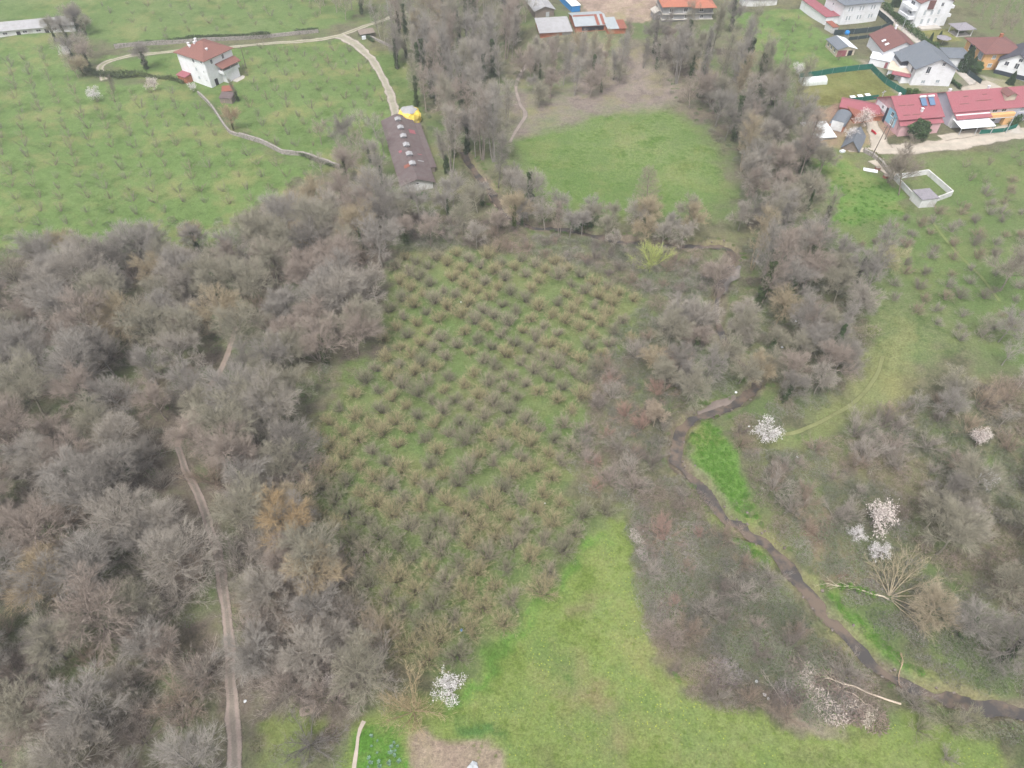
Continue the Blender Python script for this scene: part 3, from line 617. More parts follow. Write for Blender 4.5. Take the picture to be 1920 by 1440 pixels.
# lower right woodland
treebelt([(1700, 980), (1760, 880), (2050, 840), (2150, 1500), (1850, 1520), (1840, 1360), (1800, 1290), (1770, 1230), (1790, 1120), (1740, 1040)], 8.2, 22, RND + WIDE, .6, 1.0, 'in the lower right thicket', ivy=.06, avoid=((STREAM, 1.5),), dark=.98)
treebelt([(1840, 600), (2000, 600), (2000, 860), (1760, 880), (1700, 760), (1790, 700)], 9, 23, RND, .45, .75, 'below the right-hand slope', ivy=.05)
treebelt([(960, 412), (1050, 408), (1200, 418), (1320, 432), (1330, 478), (1240, 485), (1110, 462), (1000, 452)], 5.0, 25, RND + ['tall1'], .45, .75, 'over the shaded upper stream', avoid=((STREAM, .9),), ivy=.2, name='streamside_tree')
treebelt([(1325, 545), (1365, 545), (1440, 700), (1430, 745), (1395, 760), (1330, 700)], 4.6, 26, RND, .5, .85, 'over the hidden stream bend', avoid=((STREAM, .7),), ivy=.1, name='streamside_tree')
treebelt([(1440, 640), (1600, 640), (1570, 710), (1500, 765), (1440, 780), (1425, 735)], 5.6, 27, RND, .6, .9, 'right of the stream bend', ivy=.2)
treebelt([(1230, 640), (1300, 600), (1325, 680), (1330, 740), (1260, 770), (1225, 720)], 5.6, 28, RND, .55, .85, 'left of the stream bend', ivy=.1)
# single trees the photo shows plainly
def single(px, key, H_s, tone, label, cat='tree', ivy=None, name=None, tilt=.03, sz=1):
    p = P(*px); ms = PROTO[key] + ((IVY[ivy],) if ivy is not None else ())
    return plant(name or ('ivy_tree' if ivy is not None else 'bare_tree'), ms, p, H_s, None, tone, label, cat, None, tilt, sz, ('trunk', 'crown', 'ivy'))
single((1208, 405), 'cone', .95, (.85, .78, .72), 'cone-shaped bare tree on the lower edge of the round meadow')
single((905, 300), 'tall1', 1.1, (.9, .85, .82), 'tall many-stemmed bare tree left of the path to the round meadow')
single((995, 400), 'round2', .95, (1, 1, .98), 'ivy-wrapped tree standing at the lower left corner of the round meadow', ivy=2)
single((838, 325), 'tall0', .75, (.9, .9, .88), 'dark evergreen-looking ivy tree right of the long maroon shed', ivy=1, sz=1.0)
single((718, 350), 'tall2', .7, (.9, .9, .88), 'slim ivy-covered tree just left of the long maroon shed', ivy=0)
single((1665, 342), 'tall1', .72, (.82, .78, .70), 'big bare tree leaning over the road above the white walled plot')
single((1685, 366), 'round1', .95, (.82, .78, .70), 'big bare tree rooted beside the hut of the white walled plot')
single((1645, 520), 'round1', .75, (1.25, 1.25, .85), 'pale yellowish-green tree at the top of the right thicket')
single((1875, 545), 'round3', .95, (1.0, .98, .9), 'lone leafless tree leaning on the right-hand green slope')
single((1222, 500), 'shrub1', 1.5, (1.25, 1.55, .55), 'fresh yellow-green leafing shrub on the stream bank', 'shrub', name='leafing_shrub')
single((275, 130), 'round0', .8, (.85, .85, .85), 'dark ivy-clad tree inside the loop of the dirt road', ivy=1)
single((150, 62), 'round3', .75, (.8, .8, .8), 'ivy-covered tree against the end of the long pale barn', ivy=1)
single((447, 190), 'tall0', .42, (.7, .75, .6), 'narrow dark ivy tree beside the corner of the white house', ivy=1)
single((438, 245), 'round2', .6, (1.2, 1.0, .75), 'ochre tree standing over the stone field wall', ivy=3)
single((215, 180), 'tall2', .35, (.6, .58, .55), 'short leaning dead trunk in the upper left field')
single((1250, 75), 'tall0', .6, (.8, .8, .8), 'ivy column of a tree before the unfinished brick house', ivy=1)
single((1370, 60), 'round2', .85, (.8, .8, .8), 'ivy-laden tree at the corner of the upper right field', ivy=2)
single((1455, 255), 'round1', .75, (.7, .75, .7), 'very dark evergreen ivy tree in the belt below the village', ivy=1)
single((1395, 290), 'round4', .65, (.7, .75, .7), 'dark green ivy tree at the right rim of the round meadow', ivy=1)
single((1150, 150), 'tall2', .45, (.8, .8, .8), 'small ivy tree alone on the leaf-strewn slope', ivy=3)
single((1735, 1165), 'wide1', .62, (1.2, 1.12, .9), 'wide pale tree just right of the broken willow')
single((545, 1020), 'round2', .95, (1.38, 1.12, .72), 'orange-tinged broad tree between the forest track and the orchard')
single((600, 1110), 'round4', .9, (1.3, 1.15, .85), 'straw-coloured broad tree right of the forest track')
single((120, 1110), 'wide0', .85, (1.28, 1.12, .82), 'straw-topped broad tree in the far left wood')
single((565, 475), 'round3', .72, (1.4, 1.15, .72), 'golden-tinged tree on the upper rim of the left wood')
single((775, 1330), 'shrub2', 1.6, (1.2, 1.05, .72), 'upright ochre shrub beside the blossoming shrub', 'shrub', name='bare_shrub')
single((580, 1395), 'shrub3', 1.35, (.62, .62, .66), 'dark many-stemmed shrub beside the concrete slab', 'shrub', name='bare_shrub')
single((1225, 800), 'round0', .58, (1.2, 1.08, .92), 'rounded tan tree on the left bank of the stream bend')
single((1330, 210), 'round3', .7, (.85, .85, .82), 'rounded tree at the upper right rim of the round meadow')
single((1665, 205), 'round1', .01, (1, 1, 1), 'x') if False else None
for px, s, d, lab in [((1430, 822), 1.05, 0, 'pure white blossoming tree beside the stream bend'), ((1828, 838), .85, 1, 'white blossoming tree higher on the right-hand scrub slope'), ((1836, 905), .72, 2, 'small white blossoming shrub by the right edge'),
                      ((1632, 985), 1.25, 1, 'broad creamy blossoming tree in the lower right scrub'), ((1605, 1010), .6, 2, 'small blossoming sapling under the broad creamy one'), ((1645, 1048), .75, 0, 'faded blossoming shrub above the splayed willow'),
                      ((848, 1305), .95, 2, 'white spiky blossoming shrub at the corner of the orchard and the big meadow'), ((182, 190), .95, 0, 'white blossoming tree alone in the upper left field'), ((292, 170), .9, 1, 'pale blossoming tree on the hedge below the dirt road loop'),
                      ((132, 108), .9, 2, 'blossoming shrub in the thicket beside the long pale barn'), ((362, 172), .6, 0, 'cream blossoming shrub against the lean-to of the white house'), ((1612, 240), 1.15, 1, 'wide white blossoming tree among the village sheds'),
                      ((1590, 262), .8, 2, 'pinkish blossoming shrub before the ridge-roofed tent shed'), ((1491, 142), .85, 0, 'white blossoming tree at the corner of the green netting fence'), ((625, 1290), .6, 1, 'few-flowered white shrub in the wood near the concrete slab'), ((1195, 1010), .01, 1, '')]:
    if s < .05: continue
    cc = (1, 1, 1) if d != 1 else (1.0, .93, .88)
    plant('blossoming_tree', BLOS[d], P(*px), s * 1.22, None, cc, lab, 'tree', None, .05, None, ('trunk', 'crown', 'blossom'))

PENDING.sort(key=lambda p: p[0] / p[4]); nb = 0; REST = []
for dd, name, k, loc, s_, tc, lab, grp, rz in PENDING:
    if name == 'bare_tree':
        nb += 1
        if nb > 268: REST.append((k, loc, s_, tc, rz)); continue
    plant(name, PROTO[k], loc, s_, rz, tc, lab, 'tree', grp, .05)
def lite(seed, H, Rr, tall):
    T = Tree(seed); tr = T.bend(np.array([0, 0, -.3]), np.array([.03, .03, 1]), H * (.9 if tall else .72), 6, .05, .03); T.tube(tr, .2, .05, 4, True)
    L1 = T.kids(tr, 18 if tall else 9, .28, 22, 48 if tall else 62, Rr * (1.15 if tall else .95), 3, .09, .05)
    for b in L1: T.tube(b, .09, .03, 3, True)
    L2 = [c for b in L1 for c in T.kids(b, 6, .2, 20, 48, Rr * .5, 2, .1, .05)]
    for b in L2: T.tube(b, .035, .015, 3, True)
    L3 = [c for b in L2 for c in T.kids(b, 5, .15, 15, 42, Rr * .3, 2, .1, .04)]
    T.twigs(L3, 7, Rr * .24, .036, .36, .15); return np.concatenate(T.cv), np.concatenate(T.cf)
LT = [lite(200 + k, 18, 3.1, True) for k in range(3)]; LR = [lite(210 + k, 11.5, 5.0, False) for k in range(4)]
VV = []; FF = []; CC = []; n0 = 0
for i, (k, loc, s_, tc, rz) in enumerate(REST):
    V, F = (LT[i % 3] if k.startswith('tall') else LR[i % 4]); c, n = math.cos(rz) * s_, math.sin(rz) * s_
    v = np.stack([V[:, 0] * c - V[:, 1] * n + loc[0], V[:, 0] * n + V[:, 1] * c + loc[1], V[:, 2] * s_ + loc[2]], -1); VV.append(v); FF.append(F + n0); n0 += len(v); CC.append(np.tile(np.array(tc) * np.array((.338, .308, .275)), (len(v), 1)))
if REST: tag(link('distant_trees', trimesh('distant_trees', np.concatenate(VV), np.concatenate(FF), M['thicket'], np.concatenate(CC))), 'mass of small grey leafless trees in the farthest woods', 'trees', None, 'stuff')

# ------------------------------------------------------------------ orchard of hazel bushes
ORCH = W([(600, 780), (705, 665), (735, 540), (745, 480), (900, 478), (1100, 505), (1205, 560), (1190, 640), (1120, 690), (1085, 780), (1065, 870), (1060, 925), (1150, 965), (1105, 1010), (1035, 1095), (955, 1180), (885, 1235), (820, 1275), (740, 1235), (690, 1170), (640, 1110), (592, 1000), (582, 900)])
o0 = P(788, 785); va = (P(788, 785) - P(710, 736)) / 3; vb = (P(880, 665) - P(788, 785)) / 5
nh = 0; spots = []
for i in range(-30, 31):
    for j in range(-30, 31):
        q = o0 + va * i + vb * j; x = q.x + rnd.gauss(0, .22); y = q.y + rnd.gauss(0, .22)
        if inpoly(np.array(x), np.array(y), ORCH) and rnd.random() > .05: spots.append((x, y))
spots.sort(key=lambda p: p[1]); rh = random.Random(5)
far_hazel = spots[300:]
for k, (x, y) in enumerate(spots[:300]):
    f = rh.random(); tone, nm = ((1.0, .98, .95), 'greyish') if f < .3 else (((1.12, 1.08, .86), 'straw-tinted') if f < .8 else ((.82, .84, .78), 'dull olive'))
    part = 'lower' if y < 70 else ('middle' if y < 105 else 'upper'); s = rh.uniform(.70, 1.0) * (1.0 + .28 * min(1, max(0, (95 - y) / 45)))
    size = 'small' if s < .84 else 'full'
    bushobj('hazel_bush', 'hazel%d' % rh.randrange(4), (x, y, float(hgt(x, y))), s, tone, f'{size} {nm} hazel bush in the {part} rows of the central orchard', 'hazel bush', 'hazel bushes of the central orchard')

WT = [('pale grey', (1.1, 1.08, 1.05)), ('rosy grey', (1.05, .97, .94))]
# ------------------------------------------------------------------ scattered small bushes on fields
def bushes(poly_px, r, seed, keys, s0, s1, tones, label, cat, group, name, avoid=(), jit=.25, keep=1.0, maxn=300):
    rr = random.Random(seed); n = 0
    for x, y in darts(W(poly_px), r, seed, avoid, jit):
        if not visible(x, y, 3, 10) or rr.random() > keep: continue
        if n >= maxn: break
        n += 1; tn, tc = rr.choice(tones); s = rr.uniform(s0, s1)
        bushobj(name, rr.choice(keys), (x, y, float(hgt(x, y))), s, tc, f'{"low" if s < (s0 + s1) / 2 else "taller"} {tn} {label}', cat, group)
GT = [('grey', (.95, .93, .9)), ('brown', (.92, .80, .70)), ('dark', (.68, .63, .62))]
bushes([(1720, 410), (1900, 330), (2000, 420), (2000, 620), (1800, 640), (1640, 560), (1660, 470)], 5.6, 31, SHR, .38, .70, GT, 'thorn bush on the right-hand green slope', 'thorn bush', 'thorn bushes on the right-hand slope', 'thorn_bush', jit=.15)
bushes([(1620, 430), (1720, 400), (1720, 450), (1640, 500), (1600, 470)], 4.5, 35, SHR, .3, .5, GT, 'thorn bush under the walled plot', 'thorn bush', 'thorn bushes under the walled plot', 'thorn_bush')
bushes([(1560, 640), (1690, 700), (1700, 780), (1850, 720), (1960, 780), (1960, 900), (1700, 900), (1600, 980), (1690, 1000), (1600, 1090), (1500, 1010), (1430, 920), (1380, 830), (1450, 850), (1560, 800)], 5.2, 32, SHR, .5, 1.35, GT + WT + [('straw', (1.15, 1.02, .85))], 'bare shrub in the scrub right of the stream', 'shrub', 'shrubs right of the stream', 'bare_shrub', avoid=((GRASSP, 4.0),))
bushes([(1120, 690), (1210, 640), (1290, 560), (1330, 600), (1320, 700), (1260, 770), (1230, 850), (1220, 900), (1150, 950), (1070, 910), (1080, 800), (1100, 740)], 5.0, 33, SHR, .5, 1.1, GT + WT + [('reddish', (1.1, .82, .74))], 'bare shrub between the orchard and the stream', 'shrub', 'shrubs between orchard and stream', 'bare_shrub', avoid=((STREAM, 2.2),))
bushes([(1200, 930), (1280, 920), (1350, 1000), (1440, 1080), (1530, 1190), (1620, 1280), (1560, 1300), (1450, 1280), (1330, 1300), (1270, 1240), (1220, 1120)], 6.0, 34, SHR, .5, 1.15, GT + WT + [('reddish', (1.1, .85, .78))], 'bare shrub in the bramble slope left of the stream', 'shrub', 'shrubs in the bramble slope', 'bare_shrub', avoid=((STREAM, 2.5),))
bushes([(760, 405), (930, 415), (1000, 445), (1260, 480), (1330, 490), (1320, 560), (1210, 550), (1100, 500), (900, 470), (750, 470)], 4.8, 36, SHR, .4, .8, GT, 'bare shrub in the strip above the orchard', 'shrub', 'shrubs above the orchard', 'bare_shrub', avoid=((STREAM, 2),))
bushes([(1390, 780), (1440, 790), (1440, 830), (1480, 870), (1560, 1000), (1480, 980), (1440, 900), (1380, 850)], 5.5, 37, SHR, .5, 1.0, GT, 'bare shrub below the white blossoming tree', 'shrub', 'shrubs below the white tree', 'bare_shrub')
bushes([(1320, 1290), (1420, 1290), (1500, 1310), (1500, 1350), (1400, 1335), (1310, 1310)], 3.2, 38, SHR, .5, .85, GT, 'stiff shrub along the top of the big meadow', 'shrub', 'shrubs along the big meadow', 'bare_shrub')
bushes([(1690, 1290), (1780, 1310), (1850, 1350), (1850, 1440), (1780, 1430), (1720, 1380), (1680, 1340)], 4.5, 39, SHR, .5, .95, [('olive', (.9, .95, .7)), ('grey', (.9, .88, .85))], 'shrub at the lower end of the stream', 'shrub', 'shrubs at the lower end of the stream', 'bare_shrub', avoid=((STREAM, 2),))
SP = ['sapling0', 'sapling1', 'sapling2']; ST = [('grey', (.78, .74, .72)), ('tan', (.88, .80, .70))]
bushes([(-100, 140), (90, 90), (150, 165), (270, 170), (340, 175), (400, 225), (440, 272), (600, 330), (540, 355), (480, 390), (300, 400), (100, 440), (-100, 440)], 6.6, 41, SP, .9, 1.5, ST, 'sapling in the rows of the upper left field', 'sapling', 'saplings of the upper left field', 'orchard_sapling', jit=.06, maxn=300)
bushes([(440, 95), (630, 80), (690, 115), (725, 170), (725, 240), (640, 260), (560, 290), (460, 250), (450, 180)], 6.6, 42, SP, .7, 1.4, ST, 'sapling in the field right of the white house', 'sapling', 'saplings right of the white house', 'orchard_sapling', jit=.08)
bushes([(180, -20), (600, -20), (600, 40), (300, 75), (180, 50)], 9.5, 43, SP, .7, 1.3, ST, 'sapling in the field above the dirt road', 'sapling', 'saplings above the dirt road', 'orchard_sapling', jit=.08)
bushes([(1800, -20), (1960, -20), (1960, 80), (1850, 58)], 4.5, 44, SP, .8, 1.3, [('brown', (.95, .88, .8))], 'bush in the hatched orchard behind the village', 'bush', 'bushes of the orchard behind the village', 'orchard_bush', jit=.1)
bushes([(1750, 290), (1960, 265), (1960, 380), (1790, 400), (1800, 350)], 6.0, 45, SP, .7, 1.2, [('grey brown', (.85, .78, .7))], 'sapling on the slope right of the walled plot', 'sapling', 'saplings right of the walled plot', 'orchard_sapling')
bushes([(1400, 35), (1500, 25), (1560, 90), (1580, 115), (1490, 125), (1410, 80)], 7, 46, SP, .6, 1.1, [('grey', (.85, .78, .7))], 'sapling in the field below the red-roofed annex', 'sapling', 'saplings below the red-roofed annex', 'orchard_sapling')

bushes([(-100, 850), (335, 850), (560, 810), (575, 1000), (640, 1110), (740, 1240), (690, 1330), (480, 1310), (470, 1450), (-100, 1450)], 5.6, 47, SHR, .75, 1.65, GT + WT, 'many-stemmed shrub in the lower left wood', 'shrub', 'understorey shrubs of the lower left wood', 'woodland_shrub', avoid=((TRACK, 3.0),))
bushes([(-100, 520), (440, 480), (600, 400), (735, 440), (700, 600), (600, 760), (-100, 800)], 8.0, 48, SHR, .8, 1.6, GT + WT, 'many-stemmed shrub in the upper left wood', 'shrub', 'understorey shrubs of the upper left wood', 'woodland_shrub', avoid=((PATH2, 2.0),))
bushes([(450, 870), (590, 860), (585, 1000), (640, 1110), (740, 1240), (720, 1300), (600, 1320), (480, 1290), (455, 1100)], 4.4, 49, SHR, 1.0, 1.75, GT + WT + WT + [('straw', (1.12, 1.02, .84))], 'many-stemmed shrub between forest track and orchard', 'shrub', 'shrubs between forest track and orchard', 'woodland_shrub', avoid=((TRACK, 2.6),))
# ------------------------------------------------------------------ brambles, tall grass (nobody could count them)
def mound(seed, n, r, h, nl, lf=.10, wd=.028):
    rs = np.random.RandomState(seed); a = rs.rand(n) * 6.28; q = r * np.sqrt(rs.rand(n)); z = h * rs.rand(n) * (1 - (q / r) ** 2 * .7); p = np.stack([q * np.cos(a), q * np.sin(a), z], -1)
    d = rs.normal(0, 1, (n, 3)); d[:, 2] = np.abs(d[:, 2]) * .5; d /= np.linalg.norm(d, axis=1)[:, None]; e = np.cross(d, rs.normal(0, 1, (n, 3))); e /= np.linalg.norm(e, axis=1)[:, None]; L = rs.uniform(.4, 1.1, (n, 1)) * .8
    V = np.stack([p - e * wd / 2, p + e * wd / 2, p + d * L], 1).reshape(-1, 3); F = np.arange(len(V)).reshape(-1, 3)
    k = np.zeros(len(V)); 
    if nl:
        a = rs.rand(nl) * 6.28; q = r * np.sqrt(rs.rand(nl)); pl = np.stack([q * np.cos(a), q * np.sin(a), h * .8 * rs.rand(nl) * (1 - (q / r) ** 2)], -1)
        LV, LF = leaves(rs, pl, lf); LF = np.concatenate([LF[:, :3], LF[:, [0, 2, 3]]]); F = np.concatenate([F, LF + len(V)]); V = np.concatenate([V, LV]); k = np.concatenate([k, np.ones(len(LV))])
    return V, F, k
def scatter(name, label, cat, protos, pts, smin, smax, cfun, seed):
    rs = np.random.RandomState(seed); VV = []; FF = []; CC = []; n0 = 0; pts = np.array(pts)
    Z = hgt(pts[:, 0], pts[:, 1])
    for i, (x, y) in enumerate(pts):
        V, F, k = protos[rs.randint(len(protos))]; a = rs.rand() * 6.28; s = rs.uniform(smin, smax); c, sn = math.cos(a) * s, math.sin(a) * s
        v = np.empty_like(V); v[:, 0] = V[:, 0] * c - V[:, 1] * sn + x; v[:, 1] = V[:, 0] * sn + V[:, 1] * c + y; v[:, 2] = V[:, 2] * s + Z[i]
        c1, c2 = cfun(rs, x, y); VV.append(v); FF.append(F + n0); CC.append(np.where(k[:, None] > .5, np.array(c2), np.array(c1))); n0 += len(v)
    me = trimesh(name, np.concatenate(VV), np.concatenate(FF), M['thicket'], np.concatenate(CC))
    return tag(link(name, me), label, cat, None, 'stuff')
MOUNDS = [mound(k, 230, 1.4, 1.15, 90) for k in range(5)]; GMOUNDS = [mound(20 + k, 60, 1.1, .4, 90, .12) for k in range(4)]
def bc(rs, x, y):
    v1 = float(vnoise(np.array(x), np.array(y), 9, 21)) + rs.uniform(-.15, .15); v2 = float(vnoise(np.array(x), np.array(y), 5, 22)) + rs.uniform(-.15, .15); f = .72 + .55 * v2
    c = (.225, .225, .175) if v1 < .38 else ((.27, .245, .225) if v1 < .62 else (.285, .225, .195))
    return tuple(v * f for v in c), ((.10 * f, .15 * f, .055) if v1 < .5 else (.16 * f, .165 * f, .09))
def wc(rs, x, y):
    a, b = bc(rs, x, y); g = float(vnoise(np.array(x), np.array(y), 8, 41)); return a, ((.085, .165, .04) if g > .55 else b)
def gc(rs, x, y):
    f = rs.uniform(.8, 1.2); return (.16 * f, .19 * f, .06), (.07 * f, .15 * f, .03)
SCR = [([(1180, 930), (1250, 890), (1290, 900), (1340, 985), (1440, 1075), (1560, 1220), (1650, 1290), (1640, 1340), (1540, 1360), (1300, 1310), (1210, 1170), (1190, 1080)], 1.7),
       ([(1110, 680), (1215, 560), (1335, 500), (1335, 640), (1390, 740), (1290, 775), (1250, 850), (1180, 950), (1070, 910), (1090, 780)], 2.2),
       ([(1380, 790), (1430, 770), (1500, 720), (1620, 600), (1650, 640), (1600, 740), (1480, 800), (1440, 820), (1560, 830), (1700, 760), (1980, 700), (1980, 1400), (1850, 1380), (1760, 1290), (1560, 1090), (1460, 1020), (1410, 900)], 2.3),
       ([(750, 400), (930, 410), (1000, 440), (1350, 480), (1330, 560), (1210, 555), (1100, 500), (900, 465), (745, 470)], 2.2),
       ([(1400, 460), (1560, 430), (1650, 560), (1600, 660), (1460, 720), (1380, 640), (1370, 540)], 2.6)]
bp = []
for k, (pl, r) in enumerate(SCR): bp += darts(W(pl), r, 50 + k, ((STREAM, 2.6), (GRASSP, 3.4)), .3)
bp = [p for p in bp if visible(*p, 2, 30)]
scatter('undergrowth', 'tangled grey-brown brambles covering the ground on both sides of the stream', 'brambles', MOUNDS, bp, .7, 1.5, bc, 3)
wp = [p for k, (pl, r) in enumerate([(WOODS_PX, 3.6), ([(1230, 100), (1400, 130), (1500, 220), (1560, 430), (1400, 450), (1375, 290), (1270, 190)], 3.2), ([(760, 60), (990, 60), (955, 220), (900, 320), (800, 240)], 3.2)]) for p in darts(W(pl), r, 60 + k, ((TRACK, 2.6), (PATH2, 1.5), (STREAM, 2.5)), .35)]
wp = [p for p in wp if visible(*p, 2, 20) and rnd.random() < .75]
scatter('woodland_undergrowth', 'low twiggy undergrowth and ivy on the floor of the woods', 'undergrowth', GMOUNDS + MOUNDS[:2], wp, .6, 1.2, wc, 4)
gp = [p for pl, r, s in [([(1290, 805), (1330, 790), (1352, 810), (1400, 920), (1440, 1005), (1345, 930)], .9, 71), ([(1525, 1092), (1545, 1092), (1680, 1222), (1750, 1275), (1660, 1232)], .9, 72), ([(1345, 955), (1380, 990), (1455, 1055), (1430, 1060), (1350, 980)], .9, 73), ([(1550, 320), (1660, 350), (1700, 400), (1600, 430), (1570, 400)], 2.2, 74), ([(1250, 1180), (1275, 1270), (1300, 1312), (1265, 1275)], 1.2, 75)] for p in darts(W(pl), r, s, ((STREAM, 2.4),), .3)]
scatter('bank_herbs', 'bright green herbs crowding the stream banks', 'herbs', GMOUNDS, gp, .3, .6, lambda rs, x, y: ((.09, .19, .03), (.075, .20, .02)), 5)
mp = [p for p in darts(W([(1180, 1010), (1195, 1170), (1260, 1280), (1400, 1350), (1620, 1370), (1850, 1420), (1900, 1480), (900, 1480), (860, 1330), (960, 1190), (1110, 1020)]), 1.5, 76, (), .45) if rnd.random() < .5]
stp = [];
for k_ in range(0, len(STREAM) - 1):
    for _ in range(3):
        t_ = rnd.random(); stp.append((STREAM[k_][0] * (1 - t_) + STREAM[k_ + 1][0] * t_ + rnd.gauss(0, 1.0), STREAM[k_][1] * (1 - t_) + STREAM[k_ + 1][1] * t_ + rnd.gauss(0, 1.0)))
def stone(sd_):
    q = np.random.RandomState(sd_); V = np.array([(x, y, z) for x in (-1, 1) for y in (-1, 1) for z in (-1, 1)], float) * q.uniform(.6, 1.1, (8, 3)) * .2; F = np.array([(0, 1, 3), (0, 3, 2), (4, 7, 5), (4, 6, 7), (0, 4, 5), (0, 5, 1), (2, 3, 7), (2, 7, 6), (0, 2, 6), (0, 6, 4), (1, 5, 7), (1, 7, 3)]); return V, F, np.zeros(8)
bk = []
for k_ in range(0, len(STREAM) - 1):
    ax_, ay_ = STREAM[k_]; bx_, by_ = STREAM[k_ + 1]; l_ = math.hypot(bx_ - ax_, by_ - ay_) + 1e-6
    for _ in range(max(1, int(l_ * 1.5))):
        t_ = rnd.random(); sd_ = rnd.choice((-1, 1)) * rnd.uniform(1.75, 3.2); bk.append((ax_ + (bx_ - ax_) * t_ - (by_ - ay_) / l_ * sd_, ay_ + (by_ - ay_) * t_ + (bx_ - ax_) / l_ * sd_))
def bkc(rs, x, y):
    g = float(vnoise(np.array(x), np.array(y), 7, 31)); return ((.13, .185, .05), (.085, .18, .03)) if g > .5 else ((.21, .19, .15), (.11, .15, .06))
scatter('bank_weeds', 'ragged weeds and brambles hanging over both edges of the stream', 'weeds', GMOUNDS, bk, .3, .7, bkc, 12)
scatter('stream_gravel', 'grey-brown stones lying in and along the stream', 'gravel', [stone(k) for k in range(5)], stp, .4, 1.2, lambda rs, x, y: ((.20, .17, .15), (.2, .2, .2)), 8)
scatter('meadow_grass', 'uneven tufts of green grass in the big meadow', 'grass', GMOUNDS, mp, .12, .32, lambda rs, x, y: ((.17, .235, .05), (.13, .21, .035)), 6)


